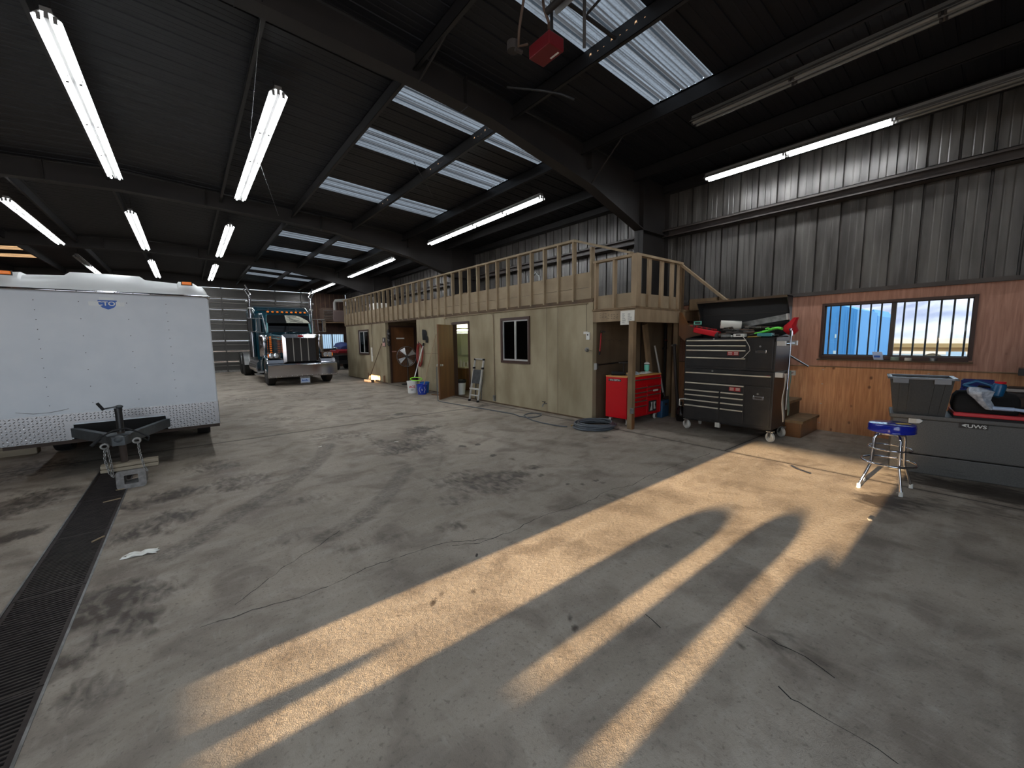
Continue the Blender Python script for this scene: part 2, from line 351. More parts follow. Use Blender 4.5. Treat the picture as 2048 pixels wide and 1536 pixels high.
# floor: fine grid near the camera carries stains; coarse elsewhere
def floor_mesh():
    xs = np.unique(np.concatenate([np.arange(XL,-2.6,.4), np.arange(-2.6,6.6,.035), np.arange(6.6,XR+.01,.1), [XR]]))
    ys = np.unique(np.concatenate([np.arange(Y0,.6,.4), np.arange(.6,9.5,.035), np.arange(9.5,16,.09), np.arange(16,Y1,.4), [Y1]]))
    TR = (-.975,-.645,1.2,7.4)   # drain trench hole
    xs = np.unique(np.concatenate([xs[(np.abs(xs-TR[0])>.012)&(np.abs(xs-TR[1])>.012)], [TR[0],TR[1]]]))
    ys = np.unique(np.concatenate([ys[(np.abs(ys-TR[2])>.012)&(np.abs(ys-TR[3])>.012)], [TR[2],TR[3]]]))
    X, Y = np.meshgrid(xs, ys)
    nx, ny = len(xs), len(ys)
    rng = np.random.default_rng(3)
    st = np.zeros_like(X); rubber = np.zeros_like(X)
    def vnoise(sc, seed):
        r = np.random.default_rng(seed); g = r.random((260,260))
        u = (X-XL)*sc; v = (Y-Y0)*sc; i = np.floor(u).astype(int)%259; j = np.floor(v).astype(int)%259; a = u-np.floor(u); b = v-np.floor(v)
        a = a*a*(3-2*a); b = b*b*(3-2*b)
        return (g[i,j]*(1-a)*(1-b)+g[i+1,j]*a*(1-b)+g[i,j+1]*(1-a)*b+g[i+1,j+1]*a*b)
    wob = .5*vnoise(2.2,1)+.3*vnoise(5,2)+.2*vnoise(11,5)
    for cx, cy, a, b, rot, k in STAINS+[(6.05,0.,.36,.62,0,.8),(6.05,-.8,.36,.62,0,.8)]:
        dx, dy = X-cx, Y-cy; c, s = math.cos(rot), math.sin(rot)
        d = np.sqrt(((dx*c+dy*s)/a)**2+((-dx*s+dy*c)/b)**2)
        d = d+(wob-.5)*(1.5 if max(a,b) > .1 else .5)
        st = np.maximum(st, k*np.clip((1.15-d)/.75,0,1))
    for line, w, k in TRACKS:
        best = np.full(X.shape, 9.)
        for (ax,ay),(bx,by) in zip(line[:-1], line[1:]):
            L2 = (bx-ax)**2+(by-ay)**2; t = np.clip(((X-ax)*(bx-ax)+(Y-ay)*(by-ay))/L2,0,1)
            best = np.minimum(best, np.hypot(X-ax-t*(bx-ax), Y-ay-t*(by-ay)))
        rubber = np.maximum(rubber, k*np.clip((w-best)/.04,0,1)*(.45+.55*vnoise(14,9)))
    V = np.zeros((nx*ny,3), np.float32); V[:,0] = X.ravel(); V[:,1] = Y.ravel()
    idx = np.arange(nx*ny).reshape(ny,nx)
    q = np.stack([idx[:-1,:-1],idx[:-1,1:],idx[1:,1:],idx[1:,:-1]],-1).reshape(-1,4)
    cx = (X[:-1,:-1]+X[1:,1:]).ravel()/2; cy = (Y[:-1,:-1]+Y[1:,1:]).ravel()/2
    q = q[~((cx>TR[0])&(cx<TR[1])&(cy>TR[2])&(cy<TR[3]))]
    me = bpy.data.meshes.new('floor'); me.vertices.add(len(V)); me.vertices.foreach_set('co', V.ravel())
    me.loops.add(q.size); me.loops.foreach_set('vertex_index', q.ravel().astype(np.int32))
    me.polygons.add(len(q)); me.polygons.foreach_set('loop_start', np.arange(0,q.size,4,dtype=np.int32))
    me.update(calc_edges=True); me.validate()
    for n, arr in (('stain',st),('rubber',rubber)):
        a = me.attributes.new(n,'FLOAT','POINT'); a.data.foreach_set('value', arr.ravel().astype(np.float32))
    o = bpy.data.objects.new('floor', me); COL.objects.link(o); o['kind'] = 'structure'
    m = bpy.data.materials.new('concrete'); m.use_nodes = True; nt = m.node_tree; N = nt.nodes; L = nt.links; bs = N['Principled BSDF']
    geo = N.new('ShaderNodeNewGeometry'); pos = geo.outputs['Position']
    def noise(sc, det, stretch=None, dist=0):
        t = N.new('ShaderNodeTexNoise'); t.inputs['Scale'].default_value = sc; t.inputs['Detail'].default_value = det; t.inputs['Distortion'].default_value = dist
        if stretch:
            mp = N.new('ShaderNodeMapping'); mp.inputs['Scale'].default_value = stretch; L.new(pos, mp.inputs['Vector']); L.new(mp.outputs[0], t.inputs['Vector'])
        else: L.new(pos, t.inputs['Vector'])
        return t.outputs[0]
    def rng_(v, a, b, c=0., d=1.):
        r = N.new('ShaderNodeMapRange'); r.inputs[1].default_value=a; r.inputs[2].default_value=b; r.inputs[3].default_value=c; r.inputs[4].default_value=d; L.new(v, r.inputs[0]); return r.outputs[0]
    def mix(f, a, b, mode='MIX'):
        x = N.new('ShaderNodeMix'); x.data_type='RGBA'; x.blend_type=mode
        if isinstance(f,float): x.inputs[0].default_value=f
        else: L.new(f, x.inputs[0])
        for i, v in ((6,a),(7,b)):
            if isinstance(v,tuple): x.inputs[i].default_value=(*v,1)
            else: L.new(v, x.inputs[i])
        return x.outputs[2]
    def math_(op, a, b=None):
        t = N.new('ShaderNodeMath'); t.operation=op
        for i, v in ((0,a),(1,b)):
            if v is None: continue
            if isinstance(v,(int,float)): t.inputs[i].default_value=v
            else: L.new(v, t.inputs[i])
        return t.outputs[0]
    base = mix(rng_(noise(.7,6),.3,.7), lin((166,155,141)), lin((136,126,113)))
    base = mix(rng_(noise(2.6,8,None,.8),.48,.66,0,.62), base, lin((104,93,82)))
    base = mix(rng_(noise(1.3,10,None,.5),.5,.68,0,.4), base, lin((92,82,72)))
    base = mix(rng_(noise(9,6,(.25,1,1)),.5,.75,0,.32), base, lin((178,170,158)))
    base = mix(rng_(noise(70,3),.55,.8,0,.3), base, lin((92,84,76)))
    base = mix(rng_(noise(9,10,None,.3),.56,.74,0,.28), base, lin((86,77,68)))
    base = mix(rng_(noise(48,8,None,.3),.58,.7,0,.42), base, lin((74,66,59)))
    base = mix(rng_(noise(12,9,(2.2,.5,1),.3),.58,.74,0,.16), base, lin((192,184,172)))
    def attr(n):
        t = N.new('ShaderNodeAttribute'); t.attribute_name = n; return t.outputs['Fac']
    sa = attr('stain'); edge = math_('MINIMUM', math_('MULTIPLY', sa, 5.), 1.)
    sn = rng_(noise(10,11,(1.6,.8,1),.5), .3, .7, -.42, .42)
    sf = rng_(math_('ADD', math_('MULTIPLY', sa, 1.5), math_('MULTIPLY', sn, edge)), .14, .95, 0., .88)
    base = mix(sf, base, lin((56,46,38)))
    base = mix(math_('MULTIPLY', attr('rubber'), rng_(noise(26,6),.35,.6,.45,1.2)), base, lin((56,50,45)))
    sp = N.new('ShaderNodeSeparateXYZ'); L.new(pos, sp.inputs[0])
    jw = .009
    j = None; js = None
    for ax, c in ((0,5.712),(0,1.9-7.6),(1,7.80),(1,16.6),(1,2.36)):
        d = math_('ABSOLUTE', math_('SUBTRACT', sp.outputs[ax], c)); k = math_('LESS_THAN', d, jw)
        if ax == 1 and c == 2.36: k = math_('MULTIPLY', k, math_('GREATER_THAN', sp.outputs[0], 5.712))
        j = k if j is None else math_('MAXIMUM', j, k)
        k2 = rng_(d, .012, .07, 1., 0.)
        if ax == 1 and c == 2.36: k2 = math_('MULTIPLY', k2, math_('GREATER_THAN', sp.outputs[0], 5.712))
        js = k2 if js is None else math_('MAXIMUM', js, k2)
    base = mix(math_('MULTIPLY', js, .5), base, lin((70,60,52)))
    base = mix(math_('MULTIPLY', j, .95), base, lin((22,19,17)))
    L.new(base, bs.inputs['Base Color'])
    rg = math_('SUBTRACT', rng_(noise(3,5),.3,.7,.62,.8), math_('MULTIPLY', attr('stain'), .22)); L.new(rg, bs.inputs['Roughness'])
    bs.inputs['Specular IOR Level'].default_value = .4
    h = math_('ADD', math_('MULTIPLY', noise(46,8,(.6,1,1),.3), 1.), math_('MULTIPLY', noise(170,3), .5))
    bp = N.new('ShaderNodeBump'); bp.inputs['Strength'].default_value=.55; bp.inputs['Distance'].default_value=.006; L.new(h, bp.inputs['Height']); L.new(bp.outputs[0], bs.inputs['Normal'])
    me.materials.append(m)
    # the trench under the grating
    t = MB(); a,b,c,d = TR
    t.bb(a-.02,b+.02,c-.02,d+.02,-.32,-.3).bb(a-.02,a,c,d,-.3,-.004).bb(b,b+.02,c,d,-.3,-.004).bb(a,b,c-.02,c,-.3,-.004).bb(a,b,d,d+.02,-.3,-.004)
    t.build('drain_trench', 'trench_dark', o)
    for k, line in enumerate(CRACKS):
        c = MB(); rngc = random.Random(k)
        pts = []
        for (ax,ay),(bx,by) in zip(line[:-1], line[1:]):
            n = max(2,int(math.hypot(bx-ax,by-ay)/.05))
            for i in range(n):
                t_ = i/n; pts.append((ax+(bx-ax)*t_+rngc.uniform(-.012,.012), ay+(by-ay)*t_+rngc.uniform(-.012,.012)))
        pts.append(line[-1])
        for i in range(len(pts)-1):
            (ax,ay),(bx,by) = pts[i],pts[i+1]; l = math.hypot(bx-ax,by-ay)+1e-6; w = rngc.uniform(.001,.0032)
            nx_, ny_ = -(by-ay)/l*w, (bx-ax)/l*w
            c.add([(ax-nx_,ay-ny_,.0012),(ax+nx_,ay+ny_,.0012),(bx+nx_,by+ny_,.0012),(bx-nx_,by-ny_,.0012)],[(0,1,2,3)])
        c.build('crack', 'trench_dark', o)
    return o
floor_mesh()

# roof sheets and translucent panels
PITCH = .305
def ribs(y):
    t = ((y-.26)/PITCH) % 1.
    return t
prof = [(0,0),(.018,.032),(.085,.032),(.103,0),(.38,0),(.42,.009),(.46,0),(.66,0),(.70,.009),(.74,0)]
ysamp = []
k0 = int((Y0-.26)/PITCH)-1
y = 0
for k in range(k0, int((Y1-.26)/PITCH)+1):
    for t, z in prof:
        yy = .26+(k+t)*PITCH
        if Y0 <= yy <= Y1: ysamp.append((yy, z))
ysamp = [(Y0,0)]+ysamp+[(Y1,0)]
SKY_R = [(-2.15,-1.35),(-.55,.2),(2.57,3.41),(5.0,5.86),(6.74,7.5),(9.25,10.02),(12.6,13.38),(14.38,15.13),(16.85,17.64),(20.1,20.86),(21.9,22.66),(23.6,24.36)]  # first two panels lie out of view, added for daylight
SKY_L = [(-2.15,-1.35),(-.55,.2),(5.0,5.86),(6.74,7.5),(9.25,10.02),(14.38,15.13),(16.85,17.64),(20.1,20.86),(21.9,22.66),(23.6,24.36)]
rects = [(2.44,5.44,a,b) for a,b in SKY_R]+[(-7.3,-4.3,a,b) for a,b in SKY_L]
xb = [-10.0,-7.3,-4.3,RIDGE,2.44,5.44,8.35]
roof = MB(); pan = [MB() for _ in rects]
for i in range(len(xb)-1):
    for j in range(len(ysamp)-1):
        (ya,za),(yb,zb) = ysamp[j],ysamp[j+1]; xm, ym = (xb[i]+xb[i+1])/2, (ya+yb)/2
        tgt = roof
        for r, p in zip(rects, pan):
            if r[0] <= xm <= r[1] and r[2] <= ym <= r[3]: tgt = p
        a, b = xb[i], xb[i+1]
        k_ = 1. if tgt is not roof else .4; tgt.add([(a,ya,roofz(a)+za*k_),(b,ya,roofz(b)+za*k_),(b,yb,roofz(b)+zb*k_),(a,yb,roofz(a)+zb*k_)],[(0,1,2,3)])
struct(roof.build('ceiling', 'roof_sheet'))
wn = 6
for r, p in zip(rects, pan):
    struct(p.build('window_%d' % wn, 'skylight_panel' if r[0] > 0 else 'skylight_sunlit')); wn += 1

# purlins, frames
for x in (-.98,.9,2.42,3.94,5.46,6.98,-2.5,-4.02,-5.54,-7.06,-8.58):
    z = roofz(x)
    m = MB().bb(x-.004,x+.004,Y0,Y1,z-.22,z-.006).bb(x-.045,x+.004,Y0,Y1,z-.222,z-.216).bb(x-.004,x+.045,Y0,Y1,z-.014,z-.006).bb(x-.045,x-.041,Y0,Y1,z-.222,z-.2)
    struct(m.build('purlin_beam', 'purlin'))
low = [(7.15,3.72),(5.63,4.20),(4.45,4.42),(3.5,4.60),(2.4,4.69),(.95,4.76),(RIDGE,4.82)]
low2 = low+[(2*RIDGE-x,z) for x,z in low[-2::-1]]
for fy in (-2.7,4.77,12.05,19.35):
    m = MB()
    web = low2+[(2*RIDGE-7.15,roofz(7.15)-.02),(RIDGE,roofz(RIDGE)-.02),(7.15,roofz(7.15)-.02)]
    web = [(p[0],p[1]) for p in low2]; top = [(x,roofz(x)-.02) for x,_ in low2][::-1]
    m.prism(web+top, 'y', fy-.006, fy+.006)
    for (xa,za),(xb_,zb_) in zip(low2[:-1],low2[1:]):
        m.bar((xa,fy,za),(xb_,fy,zb_),.2,.014,up=(0,0,1))
    for i in range(6):
        x = 5.6-i*2.5
        m.bb(x-.004,x+.004,fy-.09,fy+.09,roofz(x)-.4,roofz(x)-.02)
    struct(m.build('rafter_beam', 'steel_dark'))
    for s in (0,1):
        X = (lambda v: v) if s == 0 else (lambda v: 2*RIDGE-v)
        c = MB()
        a, b = sorted((X(7.15),X(8.1)))
        c.bb(a,b,fy-.006,fy+.006,0,roofz(7.6)-.02)
        i0, i1 = sorted((X(7.15),X(7.165))); c.bb(i0,i1,fy-.1,fy+.1,0,roofz(7.15)-.03)
        i0, i1 = sorted((X(8.085),X(8.1))); c.bb(i0,i1,fy-.1,fy+.1,0,roofz(8.1)-.03)
        c.bb(a,b,fy-.1,fy+.1,3.7,3.714)
        struct(c.build('column', 'steel_dark'))
# thin flange braces at the near frame
struct(MB().tube([(5.62,4.72,4.22),(5.46,3.9,4.72)],.012).tube([(2.42,4.7,4.68),(2.42,3.95,4.86)],.014).build('brace_beam','steel_dark'))

# ribbed sheet walls
def ribbed(name, x, side, ya, yb, za, zb, mat='wall_sheet', holes=()):
    """holes: (y0,y1,z0,z1)"""
    ys = [(yy, side*(z*1.45 if z > .02 else z*.45)) for yy, z in ysamp if ya < yy < yb]; ys = [(ya,0)]+ys+[(yb,0)]
    zs = sorted({za, zb, *[h[2] for h in holes], *[h[3] for h in holes]})
    for h in holes: ys += [(h[0],0),(h[1],0)]
    ys = sorted(set(ys))
    m = MB()
    for i in range(len(ys)-1):
        for k in range(len(zs)-1):
            ym, zm = (ys[i][0]+ys[i+1][0])/2, (zs[k]+zs[k+1])/2
            if any(h[0] < ym < h[1] and h[2] < zm < h[3] for h in holes): continue
            m.add([(x+ys[i][1],ys[i][0],zs[k]),(x+ys[i+1][1],ys[i+1][0],zs[k]),(x+ys[i+1][1],ys[i+1][0],zs[k+1]),(x+ys[i][1],ys[i][0],zs[k+1])],[(0,1,2,3)])
    return m
WIN = (.30,1.92,1.25,2.07)      # barred window in the right wall
m = ribbed('wall_right', XR+.012, 1, Y0, Y1, 0, 4.73, holes=(WIN,))
wr = struct(m.build('wall_right', 'wall_sheet'))
LW = (.60,2.30,1.17,2.0)        # matching window in the left wall: the low sun comes through it
LW2 = (15.35,16.3,1.88,2.12)
struct(ribbed('wall_left', XL-.01, -1, Y0, Y1, 0, 4.74, holes=(LW,LW2)).build('wall_left', 'wall_sheet'))
# plywood wainscot on the right wall
def sheet_with_hole(x0, x1, ya, yb, za, zb, h=None):
    m = MB()
    if h is None: return m.bb(x0,x1,ya,yb,za,zb)
    m.bb(x0,x1,ya,h[0],za,zb).bb(x0,x1,h[1],yb,za,zb)
    if h[2] > za: m.bb(x0,x1,h[0],h[1],za,h[2])
    if h[3] < zb: m.bb(x0,x1,h[0],h[1],h[3],zb)
    return m
sheet_with_hole(8.18,8.208,Y0,4.9,1.074,2.245,(WIN[0],WIN[1],WIN[2],WIN[3])).build('upper_plywood','plywood_red',wr)
MB().bb(8.18,8.208,Y0,4.9,.0,1.066).build('lower_plywood','plywood_orange_lit',wr)
f = MB()
for yy, zz in [(3.1-1.22*i, .95-.0*i) for i in range(5)]: 
    for z in (.12,.45,.78,1.02): f.bb(8.176,8.18,yy-.012,yy+.012,z-.005,z+.005)
f.build('bright_fasteners','alu',wr)
MB().bb(8.165,8.18,Y0,4.9,1.064,1.078).build('seam_strip','wood_old',wr)
struct(MB().bb(8.12,8.19,Y0,4.9,2.242,2.30).build('trim_1','girt'))
struct(MB().bb(8.0,8.19,Y0,Y1,3.672,3.682).bb(8.0,8.006,Y0,Y1,3.672,3.70).bb(8.184,8.19,Y0,Y1,3.672,3.84).bb(8.0,8.19,Y0,Y1,3.83,3.84).bb(8.0,8.006,Y0,Y1,3.80,3.84).bb(8.09,8.097,Y0,Y1,3.672,3.84).build('trim_2','girt'))
struct(MB().bb(7.98,8.19,Y0,Y1,4.58,4.72).build('trim_3','purlin'))
struct(MB().bb(-9.79,-9.6,Y0,Y1,3.67,3.84).bb(-9.79,-9.6,Y0,Y1,2.2,2.3).build('trim_4','girt'))

# far end wall: overhead door, plywood, barred window
FW = (6.63,7.97,1.15,2.09)
bw = MB()
bw.bb(XL,-2.6,Y1,Y1+.05,0,4.6)
bw.bb(6.02,FW[0],Y1,Y1+.05,0,4.6).bb(FW[1],XR,Y1,Y1+.05,0,4.6).bb(FW[0],FW[1],Y1,Y1+.05,0,FW[2]).bb(FW[0],FW[1],Y1,Y1+.05,FW[3],4.6)
wb = struct(bw.build('wall_back', 'plywood_brown'))
MB().bb(XL,XR,Y1,Y1+.05,4.6,5.3).build('gable_sheet','steel_dark',wb)
c = MB()
for i in range(8): c.cyl((6.15+i*.27,Y1-.02,2.9 if i%2 else 3.6),(6.15+i*.27,Y1-.02,4.6),.012,n=6)
c.build('conduit','wood_old',wb)
d = sempty('door_3', (1.0,Y1,0))
sec = 4.58/8
for i in range(8):
    p = MB().bb(-3.6,6.0,Y1-.05,Y1-.01,i*sec+.004,(i+1)*sec-.004)
    p.build('door_section','door_slat',d)
r = MB()
for i in range(8):
    for dz in (.05,.34,.50):
        z = i*sec+dz
        if dz != .34 or i % 2 == 0: r.bb(-3.6,6.0,Y1-.1,Y1-.05,z,z+.022)
r.build('cross_rib','door_rib',d)
s = MB()
for x in (-2.2,-.9,.38,1.66,2.94,4.22,5.6): s.bb(x-.035,x+.035,Y1-.112,Y1-.05,0,4.58)
s.build('door_stile','door_slat',d)
MB().bb(-3.6,6.0,Y1-.09,Y1-.02,0,.1).build('bottom_rail','galv',d)
# end wall behind the camera with its big door rolled up: daylight comes in
fw = MB().bb(XL,-6.8,Y0-.05,Y0,0,5.3).bb(1.6,XR,Y0-.05,Y0,0,5.3).bb(-6.8,1.6,Y0-.05,Y0,4.3,5.3)
struct(fw.build('wall_front','wall_sheet'))

# windows with bars
def barred_window(name, axis, a, b, z0, z1, plane, inward, nb, mull, sash='white_alu', framemat='brown_trim', barmat='girt', panes=True):
    """axis 'y': window in an x=plane wall; axis 'x': in a y=plane wall. inward: sign of room side."""
    w = sempty(name, ((plane,(a+b)/2,z0) if axis == 'y' else ((a+b)/2,plane,z0)))
    def B(m, u0,u1,d0,d1,za,zb):
        d0, d1 = sorted((plane+inward*d0, plane+inward*d1))
        return m.bb(d0,d1,u0,u1,za,zb) if axis == 'y' else m.bb(u0,u1,d0,d1,za,zb)
    m = MB(); t = .035
    B(m,a-.03,a+t*.15,-.05,.04,z0-.03,z1+.03); B(m,b-t*.15,b+.03,-.05,.04,z0-.03,z1+.03); B(m,a,b,-.05,.04,z1-t*.15,z1+.03); B(m,a,b,-.05,.06,z0-.05,z0+t*.3)
    m.build('window_frame', framemat, w)
    m = MB()
    B(m,a,b,-.04,-.015,z0+.005,z0+.025); B(m,a,b,-.04,-.015,z1-.02,z1); B(m,a,a+.02,-.04,-.015,z0,z1); B(m,b-.02,b,-.04,-.015,z0,z1)
    for u in mull: B(m,u-.028,u+.028,-.045,-.005,z0,z1)
    m.build('sash', sash, w)
    m = MB(); B(m,a+.02,b-.02,-.030,-.026,z0+.02,z1-.02); m.build('pane','glass',w)
    if nb:
        m = MB()
        for i in range(nb):
            u = a+(b-a)*(i+.5)/nb
            p, q = ((plane-inward*.075,u,z0-.02),(plane-inward*.075,u,z1+.02)) if axis == 'y' else ((u,plane-inward*.075,z0-.02),(u,plane-inward*.075,z1+.02))
            m.cyl(p,q,.011,n=8)
        m.build('security_bar', barmat, w)
    return w
barred_window('window_1','y',*WIN,8.2,-1,13,[1.09],sash='girt')
barred_window('window_4','x',*FW,Y1,-1,11,[7.25],sash='girt')
lw = barred_window('window_5','y',*LW,XL,1,0,[],sash='girt')
# unseen cut-outs added low in that window to cast striped shade on the floor
def hump(y0,y1,z0,z1,n=9):
    c, h = (y0+y1)/2, (y1-y0)/2
    k = min(h,.12)
    return [(y0,z0)]+[(c-h*math.cos(PI*i/n), z1-k+k*math.sin(PI*i/n)) for i in range(n+1)]+[(y1,z0)]
b = MB()
for p in (hump(1.33,1.71,1.15,1.66), hump(.905,1.205,1.15,1.71), hump(.58,.79,1.15,1.63)): b.prism(p,'x',XL+.0,XL+.02)
b.prism([(1.15,1.15),(1.15,1.33),(1.4,1.33),(1.4,1.15)],'x',XL,XL+.02).prism([(.7,1.15),(.7,1.32),(.95,1.32),(.95,1.15)],'x',XL,XL+.02)
b.prism([(1.84,1.15),(1.86,1.26),(1.92,1.29),(1.97,1.2),(2.0,1.15)],'x',XL,XL+.02)
b.build('shade_cutout','wood_dark',lw)
# ---------------------------------------------------------------- office block under the loft (own frame: x into the block, y along its front)
OL = 14.13
def off_struct(mb, name, mat, **k):
    o = mb.build(name, mat, None, **k); o.location = FR; o.rotation_euler = (0,0,RZ); return struct(o)
DO = (4.17,4.95,2.03)     # door_1 opening
RE = (7.17,9.68)          # recess
W1 = (1.79,2.72,1.08,2.04); W2 = (11.42,12.48,1.09,2.02)
m = MB(); T = .11
def seg(a,b,z0,z1): m.bb(0,T,a,b,z0,z1)
seg(0,W1[0],0,2.28); seg(W1[0],W1[1],0,W1[2]); seg(W1[0],W1[1],W1[3],2.28); seg(W1[1],DO[0],0,2.28); seg(DO[0],DO[1],DO[2],2.28)
seg(DO[1],RE[0],0,2.28); seg(RE[1],W2[0],0,2.28); seg(W2[0],W2[1],0,W2[2]); seg(W2[0],W2[1],W2[3],2.28); seg(W2[1],OL,0,2.28)
of = off_struct(m,'wall_office','tan_wall')
# plywood sheet seams and battens on the office front
m = MB()
for s in (.9,1.22,3.05+.0,6.0,6.95,10.9,13.2):
    m.bb(-.0015,.001,s-.003,s+.003,.02,2.27)
m.bb(-.0015,.001,5.0,7.1,1.18,1.187)
m.build('sheet_seam','brown_trim',of)
m = MB()
for s,h in ((11.65,.3),(11.5,.26),(9.95,.28),(10.02,.26)): m.bb(-.004,.001,s-.05,s+.05,.0,h)
m.build('rotted_patch','door_wood',of)
off_struct(MB().bb(-.006,0,0,RE[0],0,.03).bb(-.006,0,RE[1],OL,0,.03),'baseboard_office','wood_dark')
# near end wall, far end wall, roof deck, inside walls
off_struct(MB().bb(T,2.24,0,.1,0,2.28).bb(1.187,2.22,-.262,0,0,2.05),'wall_office_end','brown_wall')
off_struct(MB().bb(T,2.44,OL-.1,OL,0,2.28),'wall_office_far_end','tan_wall')
off_struct(MB().bb(.0,2.3,0.0,OL,2.285,2.33),'trim_5','wood_dark')
# recess: side returns, back wall with door, header stays open to the deck
off_struct(MB().bb(T,1.95,RE[0]-.1,RE[0],0,2.28).bb(T,.2,RE[1],RE[1]+.1,0,2.28).bb(1.14,1.95,RE[1],RE[1]+.1,0,2.28).bb(.2,1.14,RE[1],RE[1]+.1,2.1,2.28).bb(1.85,1.95,RE[0],RE[1],0,2.28),'wall_recess','brown_wall')
# bathroom behind door_1, and the room behind window_2
off_struct(MB().bb(T,2.0,6.27,6.33,0,2.28).bb(1.95,2.0,3.6,6.27,0,2.28).bb(T,2.0,3.55,3.6,0,2.28),'wall_bathroom','mint_wall')
off_struct(MB().bb(T,1.9,3.0,3.06,0,2.28).bb(1.7,1.75,.1,3.0,0,2.28),'wall_store_room','panel_board')
sh = off_struct(MB().bb(1.2,1.69,.3,2.9,.9,.93).bb(1.2,1.69,.3,2.9,1.3,1.33).bb(1.2,1.69,.3,2.9,1.62,1.65),'trim_8','wood_dark')
m = MB(); r = random.Random(31); y = .4
while y < 2.7:
    w = r.uniform(.12,.3)
    for z in (.93,1.33): m.bb(1.25,1.6,y,y+w-.02,z,z+r.uniform(.14,.27))
    y += w
m.build('shelf_clutter','shelf_grey',sh,local=True)
MB().bb(.5,1.1,1.4,1.5,2.2,2.22).build('bulb','room_bulb',sh,local=True)
off_struct(MB().bb(1.6,1.65,9.8,14.0,0,2.28),'wall_rear_office','tan_wall')
# door_1 with casing
d1 = sempty('door_1', FR, RZ)
m = MB(); m.bb(-.02,T+.01,DO[0]-.05,DO[0]+.01,0,DO[2]+.05).bb(-.02,T+.01,DO[1]-.01,DO[1]+.05,0,DO[2]+.05).bb(-.02,T+.01,DO[0],DO[1],DO[2]-.01,DO[2]+.06)
m.build('door_casing','brown_trim',d1,local=True)
hx, hy = -.02, 4.95; ex, ey = -.755, 4.44+.05
dv = Vector((ex-hx,ey-hy,0)); L_ = dv.length; dv /= L_; nv = Vector((-dv.y,dv.x,0))
rot = Matrix((( dv.x,nv.x,0),(dv.y,nv.y,0),(0,0,1)))
lf = MB().box((hx+dv.x*L_/2,hy+dv.y*L_/2,1.01),(L_,.04,1.99),rot).build('door_leaf','door_wood',d1,local=True,bevel=.003)
k = MB(); kc = Vector((hx,hy,.93))+dv*(L_-.07)
for s in (-1,1):
    k.cyl(kc+nv*s*.02,kc+nv*s*.05,.012,n=10); k.ball(kc+nv*s*.072,.028,12,8); k.cyl(kc+nv*s*.02,kc+nv*s*.026,.032,n=14)
k.build('door_knob','alu',lf,local=True,smooth=40)
# door_2 at the back of the recess
d2 = sempty('door_2', FR, RZ)
lf = MB().bb(.2,1.14,9.70,9.74,.01,2.1).build('door_leaf','door_dark',d2,local=True)
MB().bb(.14,.2,9.655,9.74,0,2.16).bb(1.14,1.2,9.655,9.74,0,2.16).bb(.14,1.2,9.655,9.74,2.1,2.16).build('door_casing','brown_trim',d2,local=True)
MB().bb(.42,.74,9.694,9.70,1.66,1.71).build('name_strip','white_paper',lf,local=True)
MB().bb(.22,.40,9.694,9.70,1.17,1.21).bb(.56,.68,9.694,9.70,1.14,1.2).build('sticker','pink_sign',lf,local=True)
# sliding windows of the office
def office_window(name, W, paper=None):
    w = sempty(name, FR, RZ); a,b,z0,z1 = W
    m = MB(); t = .05
    m.bb(-.025,T,a-t,a+.01,z0-t,z1+t).bb(-.025,T,b-.01,b+t,z0-t,z1+t).bb(-.025,T,a,b,z1-.01,z1+t).bb(-.025,T,a,b,z0-t,z0+.01); m.build('window_frame','brown_trim',w,local=True)
    m = MB(); c = (a+b)/2
    m.bb(0,.03,a+.01,a+.04,z0,z1).bb(0,.03,b-.04,b-.01,z0,z1).bb(0,.03,a,b,z1-.04,z1-.005).bb(0,.035,a,b,z0+.005,z0+.045).bb(-.005,.03,c-.022,c+.022,z0,z1)
    m.build('sash','white_alu',w,local=True)
    MB().bb(.012,.016,a+.02,b-.02,z0+.02,z1-.02).build('pane','glass',w,local=True)
    if paper: paper(w)
office_window('window_2', W1)
def pap(w):
    MB().bb(.03,.034,11.5,11.93,1.36,1.88).build('paper_sheet','plate_white',w,local=True)
    m = MB()
    for i in range(5): m.bb(.028,.03,11.6,11.6+.12+.05*(i%3),1.45+i*.07,1.46+i*.07)
    m.build('print_line','blue_decal',w,local=True)
office_window('window_3', W2, pap)

# loft guard: studs, top rail, low plywood panel
def loc2w(x,y,z=0):
    c,s = math.cos(RZ),math.sin(RZ); return (FR[0]+x*c-y*s, FR[1]+x*s+y*c, z)
t = thing('loft_railing','long open stud railing along the loft edge above the tan office wall','railing',FR,RZ)
for i in range(35):
    s = .50+i*.405
    MB().bb(-.005,.085,s-.02,s+.02,2.30,3.44).build('stud','panel_board',t,local=True)
MB().bb(-.01,.09,.04,.08,2.33,3.27).build('stud','panel_board',t,local=True)
m = MB().bb(-.015,.095,.46,14.4,3.44,3.48); m.bar((.04,.48,3.46),(.04,-.79,3.02),.1,.04); m.build('top_rail','panel_board',t,local=True)
m = MB().bb(.05,.065,.08,14.4,2.3,2.545).bb(.05,.063,.08,14.4,2.55,2.83); m.build('kick_panel','panel_board',t,local=True)
MB().bb(-.012,.02,0.0,14.2,2.262,2.30).build('base_strip','wood_dark',t,local=True)

